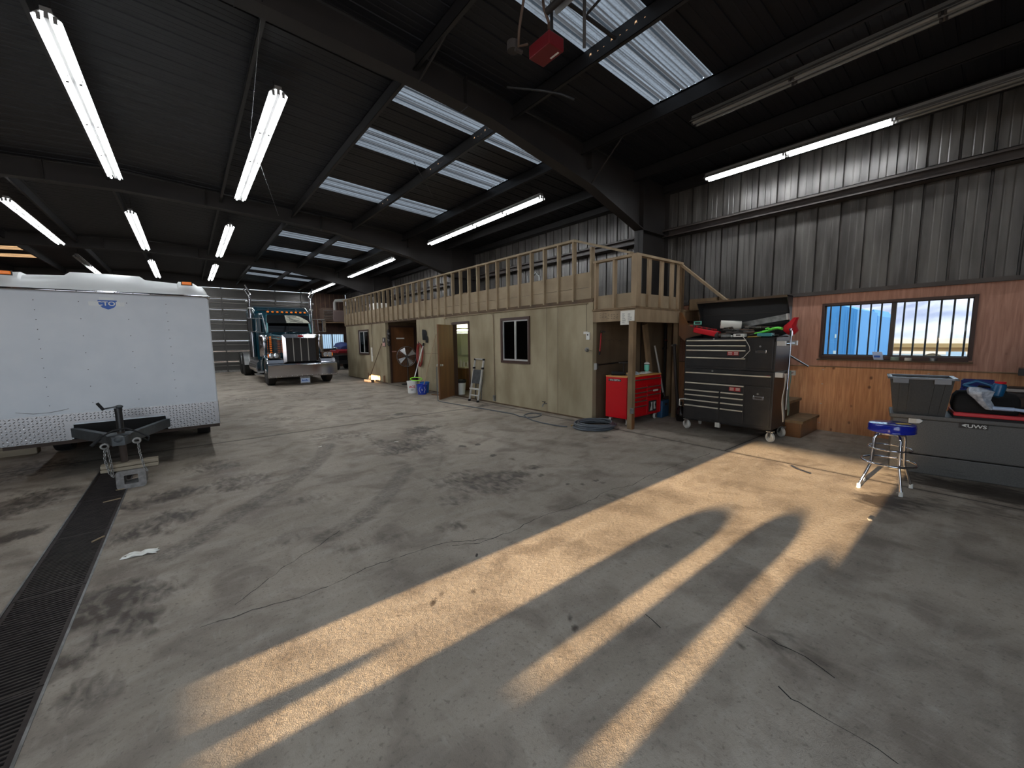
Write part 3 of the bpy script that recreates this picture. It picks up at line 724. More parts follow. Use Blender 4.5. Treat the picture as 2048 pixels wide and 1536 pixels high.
# landing in front of the office end
Yf = 4.0
t = thing('stair_landing','wooden landing on a post at the near end of the loft','landing',(5.95,Yf,0))
MB().bb(5.93,5.97,4.0,4.90,1.88,2.075).build('rim_board','wood_new',t)
MB().bb(5.93,7.42,3.97,4.01,1.855,2.08).build('rim_board','wood_new',t)
MB().bb(7.37,8.15,3.97,4.01,1.90,2.078).build('rim_board','wood_old',t)
MB().bb(5.9,7.13,3.965,4.90,2.08,2.115).bb(7.13,8.15,3.965,4.64,2.08,2.115).build('deck','wood_old',t)
m = MB()
for y in (4.2,4.4): m.bb(5.97,8.15,y-.02,y+.02,1.88,2.08)
m.build('joist','wood_dark',t)
MB().bb(5.875,5.965,3.985,4.075,0,1.87).build('post','wood_old',t)
MB().bb(7.40,7.49,4.02,4.11,0,1.9).build('post','wood_old',t)
MB().bb(7.36,7.45,3.95,3.968,1.72,2.115).build('post_tail','wood_old',t)
MB().box((5.915,3.985,.14),(.075,.02,.28)).build('post_patch','door_wood',t)
MB().box((5.87,3.975,.33),(.05,.06,.09),Rz(.4)).build('post_bracket','galv',t)
t = thing('landing_railing','short stud railing with low panel around the loft landing corner','railing',(5.95,Yf,2.1))
for y in (4.02,4.45,4.86): MB().bb(5.93,6.015,y-.02,y+.02,2.1165,2.95).build('stud','wood_new',t)
for x in (5.98,6.35,6.75,7.1,7.35): MB().bb(x-.045,x+.045,3.99,4.03,2.1165,2.95).build('stud','wood_new',t)
MB().bb(5.89,6.025,3.95,4.055,2.117,2.946).build('corner_post','wood_new',t)
MB().bb(5.92,6.02,4.062,4.9,2.95,2.99).build('top_rail','wood_new',t)
m = MB().bb(5.92,7.42,3.96,4.06,2.95,2.99); m.bar((7.38,4.01,2.97),(7.42,3.1,2.17),.09,.04); m.build('top_rail','wood_new',t)
MB().bb(5.99,6.0,4.06,4.88,2.1165,2.36).build('kick_panel','panel_board',t)
MB().bb(6.03,7.36,4.031,4.043,2.1165,2.345).build('kick_panel','panel_board',t)
MB().bb(7.36,7.45,3.95,4.04,2.117,2.948).build('end_post','wood_old',t)
# stairs along the right wall, behind the tool chest
t = thing('wooden_staircase','wooden stairs along the right wall rising behind the black tool chest','staircase',(7.7,2.9,0))
n = 8; rise = 2.09/n; run = .262
for i in range(n-1):
    y = 1.9+i*run; z = (i+1)*rise
    MB().bb(7.28,8.15,y-.02,y+.28,z-.04,z).build('tread','wood_old',t)
    MB().bb(7.3,8.12,y,y+.02,z-rise,z-.04).build('riser','door_wood' if i == 0 else 'wood_dark',t)
for x in (7.285,8.1):
    poly = [(1.9,0),(2.1,0),(3.94,1.62),(3.94,2.05),(3.9,2.05)]+[]
    for i in range(n-2,-1,-1):
        y = 1.92+i*run; z = (i+1)*rise-.04; poly += [(y+run,z),(y,z)]
    MB().prism(poly,'x',x,x+.04).build('stringer','door_wood',t)
# open box seen between landing and raised chest lid
tag(MB().bb(7.55,8.0,3.35,3.365,2.1,2.3).bb(7.55,7.565,3.35,3.9,2.1,2.3).bb(7.985,8.0,3.35,3.9,2.1,2.3).bb(7.55,8.0,3.885,3.9,2.1,2.3).bb(7.55,8.0,3.35,3.9,2.09,2.105).build('plywood_box','wood_old'),'open plywood box on the stair head left of the raised chest lid','box')
# pinned list, pencil writing
o = tag(MB().bb(5.905,5.912,3.99,4.27,1.81,2.05).build('paper_list','white_paper'),'white handwritten list pinned to the landing corner above the post','paper')
m = MB(); r = random.Random(4)
for c in (0,1):
    for i in range(11):
        z = 2.0-i*.016; w = r.uniform(.04,.085); y = 4.235-c*.115
        m.bb(5.9035,5.9052,y-w,y,z,z+.004)
m.build('writing','black_paint',o)
m = MB()
for i in range(3):
    for j in range(7): 
        y = 4.34+.062*j; z = 1.93+.035*i+r.uniform(-.006,.006)+j*.004
        m.bar((5.9285,y,z),(5.9285,y+r.uniform(.02,.045),z+r.uniform(-.012,.012)),.003,.0045)
o = m.build('pencil_note','black_paint',bpy.data.objects['stair_landing'])

# conduit and small things on the office front
def wconduit(name, pts, r, label, extra=None, mat='panel_board'):
    t = thing(name,label,'conduit',FR,RZ)
    MB().tube(pts,r,8).build('pipe',mat,t,local=True,smooth=60)
    if extra: extra(t)
    return t
wconduit('conduit',[(-.02,3.14,2.215),(-.02,3.09,2.205),(-.02,3.06,2.17),(-.02,3.05,2.1),(-.02,3.05,.12)],.011,'thin painted conduit dropping beside the near office window to an outlet',
  lambda t: MB().bb(-.045,0,3.02,3.085,.06,.2).build('outlet_box','galv',t,local=True))
wconduit('conduit',[(-.03,.1,2.245),(-.03,3.0,2.245),(-.03,3.35,2.245),(-.03,5.35,2.235),(-.02,5.35,2.0)],.009,'conduit run under the loft edge ending above the open brown door',
  lambda t: MB().bb(-.04,-.003,5.28,5.42,2.2,2.26).build('junction_box','panel_board',t,local=True))
wconduit('conduit',[(-.015,11.0,2.27),(-.015,11.0,1.0)],.008,'thin dark conduit beside the far office window',mat='wood_dark')
t = thing('thermostat','small white thermostat high on the near end of the tan wall','thermostat',loc2w(-.0,.1,1.5),RZ)
MB().bb(-.03,0,-.04,.04,.06,.2).build('housing','white_plastic',t,local=True,bevel=.006)
MB().bb(-.032,-.03,-.015,.015,.14,.165).build('screen','tool_dark',t,local=True)
MB().bb(-.02,0,.02,.11,.17,.215).build('base_plate','white_plastic',t,local=True)
MB().tube([(-.008,.05,.21),(-.008,.045,.78)],.003,6).build('wire','tool_dark',t,local=True)
t = thing('round_gauge','round metal knob with short wire below the white thermostat','gauge',loc2w(0,.13,1.37),RZ)
MB().lathe([(.045,0),(.045,.012),(.03,.02),(.026,.045),(.0,.05)],(0,0,0),18,Ry(-PI/2)).build('knob','galv',t,local=True,smooth=40)
MB().tube([(-.02,-.04,0),(-.015,-.13,-.02)],.003,6).build('wire','tool_dark',t,local=True)
t = thing('hammer','long red-handled hammer hanging at the office corner under the landing','hammer',loc2w(.25,-.02,1.3))
MB().tube([(5.99,4.78,1.32),(6.03,4.80,1.46),(6.09,4.83,1.68)],.013,8).build('handle','red_dull',t,smooth=60)
MB().tube([(6.09,4.83,1.68),(6.12,4.84,1.72),(6.17,4.8,1.70)],.014,8).build('head','tool_dark',t,smooth=60)
MB().tube([(5.975,4.775,1.28),(5.99,4.78,1.34)],.016,8).build('grip','black_rubber',t,smooth=60)
t = thing('water_spigot','small metal water spigot low on the tan office wall','spigot',loc2w(0,1.24,.2),RZ)
MB().tube([(0,0,0),(-.07,0,0),(-.1,.01,-.02),(-.11,.015,-.06)],.013,8).build('spout','galv',t,local=True,smooth=60)
MB().cyl((-.06,0,0),(-.06,0,.04),.007,n=8).box((-.06,.02,.045),(.014,.09,.012)).build('valve_lever','tool_dark',t,local=True)
t = thing('outlet','white outlet plate on the brown end wall left of the red cabinet','outlet',(6.02,4.9,1.0))
MB().bb(5.995,6.06,4.905,4.93,.985,1.11).build('cover_plate','white_plastic',t)
MB().bb(6.06,6.1,4.9,4.93,1.0,1.1).build('receptacle','galv',t)
tag(MB().tube([(6.1,4.905,1.075),(7.05,4.905,1.1)],.012,8).build('black_pipe','black_paint'),'dark pipe along the brown end wall behind the red cabinet','pipe')
m = MB(); r = random.Random(9)
for i in range(8):
    x = 6.15+.12*i; m.bar((x,4.912,1.55+r.uniform(-.02,.02)),(x+.09,4.912,1.55+r.uniform(-.02,.02)),.002,.004)
o = m.build('scribbled_note','black_paint'); o.location = (0,0,0); tag(o,'line of faded writing on the brown wall above the red cabinet','writing')

# bathroom fittings
t = thing('vanity_cabinet','brown wooden vanity seen through the open bathroom door','vanity',FR,RZ)
MB().bb(.87,1.55,5.72,6.26,.08,.70).bb(.9,1.5,5.78,6.26,0,.08).build('body','door_wood',t,local=True)
MB().bb(.95,1.22,5.7,5.72,.12,.5).build('door','door_wood',t,local=True,bevel=.006)
MB().bb(.95,1.22,5.7,5.72,.54,.67).build('drawer','door_wood',t,local=True,bevel=.006)
MB().bb(.84,1.58,5.68,6.265,.70,.735).bb(.84,1.58,6.24,6.265,.735,.83).build('countertop','vanity_top',t,local=True,bevel=.006)
MB().tube([(1.15,6.1,.735),(1.15,6.1,.83),(1.13,6.04,.86),(1.12,5.98,.83)],.014,8).cyl((1.05,6.1,.735),(1.05,6.1,.8),.02,n=10).cyl((1.25,6.1,.735),(1.25,6.1,.8),.02,n=10).build('faucet','chrome',t,local=True,smooth=60)
t = thing('medicine_cabinet','pale green wall cabinet above the bathroom vanity','cabinet',FR,RZ)
MB().bb(.93,1.5,6.0,6.26,1.12,1.8).build('body','mint_cab',t,local=True)
MB().bb(.94,1.49,5.985,6.0,1.13,1.79).build('door','mint_wall',t,local=True,bevel=.004)
t = thing('vanity_light','lit white tube light above the pale green bathroom cabinet','light',FR,RZ)
MB().bb(.9,1.6,6.2,6.26,1.86,1.94).build('base','black_paint',t,local=True)
MB().cyl((.95,6.16,1.9),(1.58,6.16,1.9),.022,n=12).build('tube','bath_tube',t,local=True)
def bottle(lbl, x, y, z, r, h, mat, cap='white_plastic', pump=False):
    p = Vector(loc2w(x,y,z)); t = thing('bottle',lbl,'bottle',p)
    MB().lathe([(r,0),(r*1.02,h*.1),(r,h*.7),(r*.45,h*.82),(r*.4,h*.88)],p,14).build('body',mat,t,smooth=40)
    m = MB().cyl(p+Vector((0,0,h*.88)),p+Vector((0,0,h)),r*.38,n=10)
    if pump: m.tube([p+Vector((0,0,h)),p+Vector((0,0,h*1.12)),p+Vector((-.03,-.03,h*1.1))],.005,6)
    m.build('cap',cap,t)
bottle('tall white bottle at the left of the bathroom counter',.9,6.0,.736,.04,.26,'white_plastic')
bottle('white pump bottle beside the taller bottle on the bathroom counter',.93,5.86,.736,.042,.2,'white_plastic',pump=True)
bottle('white bottle at the right edge of the bathroom counter',.98,5.72,.736,.03,.2,'white_plastic')
p = Vector(loc2w(.31,5.1,0)); t = thing('trash_bin','white trash bin with black bag just inside the bathroom door','trash bin',p)
MB().lathe([(.12,0),(.15,.4),(.155,.4),(.155,.41),(.145,.41),(.115,.02),(0,.02)],p,20).build('bin','white_plastic',t,smooth=40)
MB().lathe([(.135,.33),(.16,.36),(.162,.43),(.152,.435),(.14,.3),(0,.25)],p,20).build('bag','black_rubber',t,smooth=40)
# ---------------------------------------------------------------- fluorescent strip lights
def strip_light(loc, label, lit=(1,1,1,1), half=False):
    """4.88 m run along y, two rows of four tubes hanging face down."""
    t = thing('strip_light', label, 'light', loc, 0, 'fluorescent strip lights under the roof')
    x, y, z = loc
    m = MB(); W = .105
    m.prism([(x-W,z+.02),(x-.04,z+.075),(x+.04,z+.075),(x+W,z+.02),(x+W,z+.028),(x+.04,z+.085),(x+.04,z+.12),(x-.04,z+.12),(x-.04,z+.085),(x-W,z+.028)],'y',y,y+4.88)
    m.build('reflector','fixture_white' if any(lit) else 'fixture_grey',t)
    MB().prism([(x-.014,z+.075),(x-.018,z+.02),(x+.018,z+.02),(x+.014,z+.075)],'y',y,y+4.88).build('centre_channel','fixture_white',t)
    for k in range(4):
        for s in (-1,1):
            a = y+.03+k*1.22; b = a+1.16
            MB().cyl((x+s*.056,a,z+.018),(x+s*.056,b,z+.018),.0175,n=10).build('tube','lit_tube' if lit[k] else 'tube_off',t,smooth=40)
            for q in (a-.02,b): MB().bb(x+s*.056-.014,x+s*.056+.014,q,q+.02,z,z+.06).build('socket','tool_dark' if k else 'fixture_white',t)
    m = MB()
    for q in (y+.3,y+4.5): m.tube([(x,q,z+.12),(x,q,roofz(x)-.05)],.004,5)
    m.build('hanger','steel_dark',t)
    return t
LZ = 4.73
strip_light((-.81,6.13,LZ),'nearest lit strip light of the left row, large at top left of the picture')
strip_light((1.17,6.13,LZ),'lit strip light directly right of the largest one, pointing at the truck')
strip_light((-2.78,13.8,4.68),'lit strip light at the left picture edge above the trailer lamp')
strip_light((-.81,13.6,LZ),'second lit strip light of the row above the white trailer roof')
strip_light((1.17,13.6,LZ),'second lit strip light in the row leading to the truck')
strip_light((-2.78,20.9,4.68),'half lit strip light far back, near part dark, above the trailer roof ridge',lit=(0,0,1,1))
strip_light((-.81,20.9,LZ),'third lit strip light far back, just above the trailer roof right half')
strip_light((1.17,20.6,LZ),'farthest lit strip light left of the truck exhaust stacks')
strip_light((-.81,-1.4,LZ),'unseen strip light added above the camera to brighten the foreground, in line with the left row')  # lamp out of view, added to light the foreground and tool chest
strip_light((5.86,6.2,4.42),'long lit strip light over the loft railing near the big rafter')
strip_light((5.86,13.8,4.42),'middle lit strip light over the far half of the loft railing')
strip_light((5.86,21.2,4.42),'farthest lit strip light above the heater at the end wall',)
strip_light((5.86,-1.82,4.58),'unlit strip light crossing the dark ceiling at upper right',lit=(0,0,0,0))
strip_light((7.36,-1.31,4.32),'strip light along the right wall lit only at its far half',lit=(0,0,1,1))

# radiant heater burner under the skylight
t = thing('tube_heater','red gas burner box with hoses hanging below the nearest skylight','heater',(3.0,3.05,4.3))
MB().box((2.98,3.08,4.42),(.2,.29,.12)).build('burner_box','heater_red',t,bevel=.008)
MB().bb(3.03,3.05,2.97,3.08,4.357,4.359).build('name_label','white_paper',t)
MB().tube([(2.84,3.2,4.47),(2.74,3.22,4.42),(2.70,3.16,4.52),(2.72,3.1,4.8),(2.73,3.05,5.0)],.013,8).build('gas_hose','tool_brown',t,smooth=60)
MB().tube([(2.9,2.96,4.5),(2.84,2.9,4.5),(2.80,2.92,4.6),(2.8,2.96,4.85),(2.8,3.0,5.0)],.013,8).build('gas_hose','tool_brown',t,smooth=60)
MB().cyl((2.74,3.3,4.42),(2.74,3.3,4.5),.06,n=14).cyl((2.72,3.24,4.4),(2.8,3.24,4.4),.02,n=8).build('fan_motor','tool_dark',t)
m = MB().bb(2.6,2.86,1.0,2.9,4.66,4.67); m.bar((2.6,1,4.66),(2.52,1,4.56),.004,.01)
m = MB(); 
for s in (-1,1): m.add([(2.82+s*.03,2.9,4.7),(2.82+s*.12,2.9,4.6),(2.82+s*.12,.3,4.6),(2.82+s*.03,.3,4.7)],[(0,1,2,3)])
m.add([(2.79,2.9,4.7),(2.85,2.9,4.7),(2.85,.3,4.7),(2.79,.3,4.7)],[(0,1,2,3)])
m.build('reflector','alu',t)
MB().cyl((2.82,2.9,4.58),(2.82,.3,4.58),.03,n=14).build('radiant_tube','steel_dark',t,smooth=40)
m = MB()
for p,q in (((2.93,2.55,4.98),(3.13,2.72,4.3)),((3.05,2.62,4.5),(3.12,2.45,4.62)),((2.95,2.98,4.98),(2.98,3.0,4.5))): m.bar(p,q,.03,.004)
m.build('angle_hanger','steel_dark',t)
m = MB().tube([(2.6,2.95,5.0),(2.95,2.97,4.86),(3.9,2.95,4.84)],.02,8)
m.build('support_pipe','steel_dark',t)
tag(MB().tube([(3.3,4.1,4.66),(3.55,3.75,4.55),(3.75,3.62,4.52),(3.85,3.5,4.44)],.014,8).build('vent_pipe','black_paint',smooth=60),'short bent dark pipe under the roof beside the big skylight','pipe')
tag(MB().tube([(.8,4.4,4.86),(1.0,7.5,4.72),(2.0,11.5,4.68)],.004,5).tube([(3.4,6.9,4.75),(4.4,8.1,4.7),(5.6,8.3,4.62)],.006,5).build('ceiling_wire','black_paint'),'thin dark wires strung below the roof between the skylights','wire')

# ---------------------------------------------------------------- drain grating
def grate(ya, yb, label):
    t = thing('drain_grate', label, 'drain grate', (-.81,ya,0), 0, 'floor drain grate sections')
    m = MB(); y = ya+.02
    while y < yb-.012:
        m.bb(-.955,-.665,y-.006,y+.006,-.03,-.001); y += .0285
    m.build('bars','grate_iron',t)
    MB().bb(-.972,-.952,ya+.003,yb-.003,-.04,.0).bb(-.668,-.648,ya+.003,yb-.003,-.04,.0).bb(-.955,-.665,ya+.003,ya+.014,-.03,.0).bb(-.955,-.665,yb-.014,yb-.003,-.03,.0).bb(-.82,-.80,ya,yb,-.05,-.031).build('rim','grate_iron',t)
    return t
grate(5.78,7.38,'drain grate section under the trailer hitch')
grate(4.77,5.78,'drain grate section just in front of the grey block')
grate(3.75,4.77,'drain grate section beside the torn white paper')
grate(2.72,3.75,'drain grate section at the left picture edge')
grate(1.25,2.72,'nearest drain grate section at the lower left corner')
struct(MB().bb(-.985,-.974,1.2,7.4,-.05,.004).bb(-.646,-.634,1.2,7.4,-.05,.004).build('trim_6','galv'))

# ---------------------------------------------------------------- enclosed trailer
TX, TY = -.718, 7.0
t = thing('enclosed_trailer','white enclosed cargo trailer with diamond plate front at left','trailer',(TX,TY,0))
hw = .995
TB = 4.4
ring = lambda y, ins=0: [(TX+px,y,pz) for px,pz in rr(-hw+ins,hw-ins,.46+ins*0,2.21,.03,4)]
MB().loft([ring(TY+.0,.012),ring(TY+.012),ring(TY+TB)]).build('body','trailer_white',t,smooth=35)
# rounded fibreglass cap: crown profile along x, rolled back along y
def crown(u): return 2.368+.06*(1-u*u)
rings = []
for k in range(9):
    a = PI/2*k/8; yy = TY-.012+.22*(1-math.cos(a)); top = math.sin(a)
    r_ = []
    for i in range(25):
        u = [-1,-.992,-.975,-.95,-.90,-.86,-.80,-.70,-.68,-.36,-.31,-.2,0,.2,.31,.36,.68,.70,.80,.86,.90,.95,.975,.992,1][i]; uu = u*hw*(1.0 if abs(u)<.98 else 1)
        edge = max(0,(abs(u)-.93)/.07); drop = .1*edge**2.4
        lump = .04 if abs(u) < .33 else 0
        lump2 = .025 if .69 < abs(u) < .87 else 0
        r_.append((TX+uu*.998, yy-(.03*top*(lump2>0)), 2.21+(crown(u)-drop+lump+lump2-2.21)*top))
    rings.append(r_)
m = MB(); n = 25
back = [(p[0],TY+TB,p[2]) for p in rings[-1]]
allr = rings+[back]
vs = [p for r_ in allr for p in r_]; m.add(vs,[(i*n+j,i*n+j+1,(i+1)*n+j+1,(i+1)*n+j) for i in range(len(allr)-1) for j in range(n-1)])
for side in (0,n-1):
    loop = [r_[side] for r_ in allr]+[(allr[-1][side][0],TY+TB,2.2),(allr[0][side][0],TY-.012,2.2)]
    m.add(loop,[tuple(range(len(loop)))])
m.build('front_cap','cap_white',t,smooth=50)
MB().tube([(TX-hw-.006,TY+1.2,2.22),(TX-hw-.006,TY-.004,2.22),(TX-hw+.02,TY-.018,2.22),(TX+hw-.02,TY-.018,2.22),(TX+hw+.006,TY-.004,2.22),(TX+hw+.006,TY+1.2,2.22)],.016,8).build('trim_strip','chrome',t,smooth=60)
m = MB()
for i in range(12): m.cyl((TX-.9+i*.163,TY-.03,2.222),(TX-.9+i*.163,TY-.036,2.222),.006,n=8)
m.build('trim_screws','tool_dark',t)
for s in (-1,1):
    o = MB().box((TX+s*.78,TY-.022,2.385),(.1,.03,.035)).build('marker_light','amber',t,bevel=.006)
    MB().box((TX+s*.78,TY-.006,2.385),(.118,.02,.05)).build('lamp_base','tool_dark',o)
# rivet columns on the front
m = MB()
for ux,nz,zs in ((-.60,12,None),(-.245,7,None),(.17,7,None),(.545,12,None)):
    for i in range(nz):
        z = 2.1-(2.1-.88)*i/(nz-1); m.lathe([(.0048,0),(.004,.002),(0,.003)],(TX+ux+.012*i/nz,TY,z),8,Rx(PI/2))
m.build('rivet_column','tool_dark',t)
# diamond plate with the tongue notch
poly = [(-hw-.004,.45),(-.445,.45),(-.43,.62),(-.40,.65),(.40,.65),(.425,.62),(.435,.45),(hw+.004,.45),(hw+.004,.77),(-hw-.004,.77)]
m = MB().prism([(TX+a,b) for a,b in poly],'y',TY-.006,TY-.002)
m.bb(TX+hw+.0,TX+hw+.004,TY-.006,TY+.6,.45,.77).bb(TX-hw-.004,TX-hw,TY-.006,TY+.6,.45,.77)
for i in range(58):
    for j in range(10):
        x = TX-hw+.025+i*.0335; z = .466+j*.0315
        if abs(x-TX) < .47 and z < .67: continue
        a = PI/4 if (i+j)%2 else -PI/4; c,s_ = math.cos(a),math.sin(a); l,w = .0165,.006
        q_ = [(x+c*l,TY-.0062,z+s_*l),(x-s_*w,TY-.0062,z+c*w),(x-c*l,TY-.0062,z-s_*l),(x+s_*w,TY-.0062,z-c*w),(x,TY-.0082,z)]; m.add(q_,[(0,1,4),(1,2,4),(2,3,4),(3,0,4)])
m.build('diamond_plate','plate_alu',t)
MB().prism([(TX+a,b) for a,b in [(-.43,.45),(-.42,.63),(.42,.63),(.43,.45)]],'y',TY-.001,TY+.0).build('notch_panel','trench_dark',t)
# shield sticker with partly peeled lettering
sx, sz = TX+.0, 2.075
pts = [(sx-.085,sz+.05),(sx+.085,sz+.05),(sx+.083,sz+.03),(sx+.075,sz-.005),(sx+.05,sz-.04),(sx,sz-.062),(sx-.05,sz-.04),(sx-.075,sz-.005),(sx-.083,sz+.03)]
o = MB().prism(pts,'y',TY-.003,TY-.0015).build('shield_sticker','blue_decal',t)
MB().bb(sx-.165,sx+.15,TY-.0022,TY-.0012,sz-.018,sz+.03).bb(sx-.07,sx+.06,TY-.0022,TY-.0012,sz+.055,sz+.085).build('old_backing','cap_white',o)
text('lettering','CTOR',.07,(sx+.008,TY-.004,sz+.007),(PI/2,0,0),'white_decal',o,ext=.0008,sx=1.12)
m = MB().tube([(TX-.85,TY-.003,.83),(TX-.72,TY-.003,.80),(TX-.6,TY-.003,.80),(TX-.5,TY-.003,.815),(TX-.44,TY-.003,.83)],.003,5)
m.build('scratch','galv',t)
# tongue A-frame, coupler, jack, chains
ax_, ay_ = -.655, 6.08
m = MB()
for s in (-1,1): m.bar((ax_+s*.03,ay_+.02,.535),(TX+s*.47,TY+.1,.535),.055,.11)
m.build('tongue_frame','tongue_grey',t)
m = MB(); m.loft([[(ax_+s_*w,y,z) for s_,z in ((-1,.50),(1,.50),(1,.59),(-1,.59))] for w,y in ((.085,6.16),(.075,6.02),(.05,5.93))])
m.ball((ax_,5.97,.565),.055,14,8,(1,1,.8))
m.build('coupler','tongue_grey',t,smooth=40)
MB().prism([(-.81,6.2),(-.5,6.2),(-.56,6.02),(-.75,6.02)],'z',.596,.606).build('tongue_plate','tongue_grey',t)
jx, jy = -.648, 6.13
j = MB().cyl((jx,jy,.62),(jx,jy,.87),.031,n=18).cyl((jx,jy,.855),(jx,jy,.885),.034,n=18).build('jack','black_paint',t,smooth=40)
MB().cyl((jx,jy,.28),(jx,jy,.62),.032,n=16).build('jack_tube','rust_brown',j,smooth=40)
MB().ball((jx+.01,jy,.90),.03,14,8,(1.1,1,.7)).tube([(jx,jy-.01,.905),(jx-.06,jy-.05,.90),(jx-.105,jy-.07,.895)],.008,8).build('crank_arm','tongue_grey',j,smooth=40)
MB().cyl((jx-.105,jy-.07,.885),(jx-.145,jy-.085,.965),.014,n=12).build('crank_handle','black_rubber',j,smooth=40)
def chain(name, pts, parent, L0=.034):
    P = [Vector(p) for p in pts]; m = MB(); k = 0
    seg = []; 
    for a,b in zip(P[:-1],P[1:]):
        n = max(1,int((b-a).length/(L0*.78)))
        for i in range(n): seg.append((a+(b-a)*(i+.5)/n,(b-a).normalized()))
    for c,d in seg:
        a = d.orthogonal().normalized(); 
        if k%2: a = d.cross(a)
        ring_ = []
        for i in range(12):
            th = 2*PI*i/12; ring_.append(c+d*(math.sin(th)*L0*.5)+a*(math.cos(th)*L0*.30))
        m.tube(ring_,.0042,5,closed=True); k += 1
    return m.build(name,'chain_steel',parent,smooth=60)
chain('safety_chain',[(-.775,6.0,.46),(-.78,5.97,.36),(-.755,5.965,.2),(-.73,5.955,.16)],t)
chain('safety_chain',[(-.73,5.955,.16),(-.735,5.965,.3),(-.752,5.99,.49)],t)
chain('safety_chain',[(-.515,6.05,.5),(-.505,5.98,.4),(-.48,5.965,.22),(-.455,5.96,.17)],t)
m = MB()
for x,z in ((-.775,.495),(-.52,.52)):
    m.tube([(x+.03*math.cos(a),6.02,z+.025*math.sin(a)) for a in [2*PI*i/14 for i in range(14)]],.012,6,closed=True)
m.build('chain_ring','chain_steel',t,smooth=60)
MB().tube([(-.85,6.0,.545),(-.8,6.03,.6),(-.7,6.05,.65),(-.6,6.06,.66),(-.5,6.08,.60),(-.42,6.1,.53),(-.43,6.08,.49),(-.47,6.06,.53)],.009,8).build('wiring_cable','black_rubber',t,smooth=60)
MB().cyl((-.87,5.99,.52),(-.80,6.03,.59),.016,n=10).build('cable_plug','black_rubber',t)
m = MB()
for s in (-1,1):
    for y in (TY+1.9,TY+2.7): m.lathe([(.2,-.09),(.33,-.09),(.34,-.05),(.34,.05),(.33,.09),(.2,.09)],(TX+s*.83,y,.34),28,Ry(PI/2))
m.build('tire','black_rubber',t,smooth=40)
MB().bb(TX-hw,TX+hw,TY+.05,TY+TB,.40,.46).bb(TX-.8,TX+.8,TY+1.7,TY+2.9,.3,.42).build('chassis','rust_brown',t)
tag(MB().box((-2.05,8.98,.05),(.42,.2,.1)).box((-2.1,8.97,.115),(.3,.12,.03)).build('support_block','board_grey',bevel=.01),'grey block lying on the floor left under the trailer edge','block')
# blocking under the jack
for k,(z,yy) in enumerate(((.257,6.12),(.219,6.10))):
    o = MB().box((-.6,yy,z),(.47,.14,.033),Rz(.03-.02*k)).build('board','board_grey',bevel=.003)
    tag(o, ('upper','lower')[k]+' grey plank of the two under the trailer jack','plank')
t = thing('concrete_block','grey concrete block with square hole under the jack planks','block',(-.6,6.1,0))
c = MB(); outer = rr(-.72,-.475,.0,.2,.03,3); inner = rr(-.655,-.54,.05,.15,.01,3)
n_ = len(outer); vs = [(x,y,z) for y in (5.99,6.2) for x,z in outer]+[(x,y,z) for y in (5.99,6.2) for x,z in inner]
fs = []
for i in range(n_):
    j = (i+1)%n_
    fs += [(i,j,n_+j,n_+i),(2*n_+i,2*n_+j,3*n_+j,3*n_+i),(i,j,2*n_+j,2*n_+i),(n_+i,n_+j,3*n_+j,3*n_+i)]
c.add(vs,fs).build('block','concrete_block',t)

# ---------------------------------------------------------------- floor litter
def scrap(name, label, cat, x, y, sx_, sy_, rot, mat, seed, lump=.012, n=7):
    r = random.Random(seed); m = MB(); g = {}
    vs = []
    for i in range(n+1):
        for j in range(n+1):
            u, v = i/n-.5, j/n-.5; k = .5+.5*r.random()
            px, py = u*sx_*(1+.2*r.uniform(-1,1)), v*sy_*(1+.25*r.uniform(-1,1))
            c,s_ = math.cos(rot),math.sin(rot); vs.append((x+px*c-py*s_,y+px*s_+py*c,.003+lump*r.random()))
    m.add(vs,[(i*(n+1)+j,(i+1)*(n+1)+j,(i+1)*(n+1)+j+1,i*(n+1)+j+1) for i in range(n) for j in range(n)])
    return tag(m.build(name,mat,smooth=40),label,cat)
scrap('paper_scrap','torn crumpled white paper on the floor right of the drain grate','paper',-.395,4.0,.2,.07,-.2,'white_paper',1,.02)
for i,(x,y,l,a,lb) in enumerate(((-.72,5.62,.13,.25,'pale wood splinter on the grate below the grey block'),(-.69,4.55,.1,.9,'thin wood splinter on the grate edge near the torn paper'),(-.63,6.0,.2,.15,'long wood splinter beside the grey block'))):
    o = MB().box((x,y,.006),(l,.012,.008),Rz(a)).build('wood_splinter','wood_new'); tag(o,lb,'splinter')
tag(MB().tube([(5.6+.0,1.55,.006),(5.5,1.45,.006),(5.42,1.3,.006)],.004,5).build('twig','tool_dark'),'dark thin twig on the sunlit floor left of the blue stool','twig')
tag(MB().box((4.43,.62,.008),(.035,.025,.014),Rz(.5)).build('stone_chip','concrete_block',bevel=.003),'small pale chip on the floor in the sun below the stool','chip')
tag(MB().box((1.53,2.33,.01),(.03,.015,.012),Rz(.8)).build('bolt_scrap','tool_dark',bevel=.003),'small dark scrap at the edge of the wide sun streak','scrap')
o = MB().bb(-.03,.03,-.006,.006,0,.004).build('paint_chip','white_paper'); o.location = (1.45,6.45,.001); o.rotation_euler=(0,0,.5); tag(o,'white paper shred on the floor joint in front of the truck','scrap')
o = MB().bb(-.03,.03,-.006,.006,0,.004).build('paint_chip','white_paper'); o.location = (2.45,5.95,.001); o.rotation_euler=(0,0,-.3); tag(o,'white paper shred on the floor right of the floor joint','scrap')
# ---------------------------------------------------------------- semi truck, facing the camera (-y)
CX = 3.32
t = thing('semi_truck','teal semi truck with chrome grille and twin stacks parked at the far door','truck',(CX,17.3,0))
def bld(m, n, mat, p=None, **k): return m.build(n, mat, p or t, **k)
def X(*a): return [CX+v for v in a]
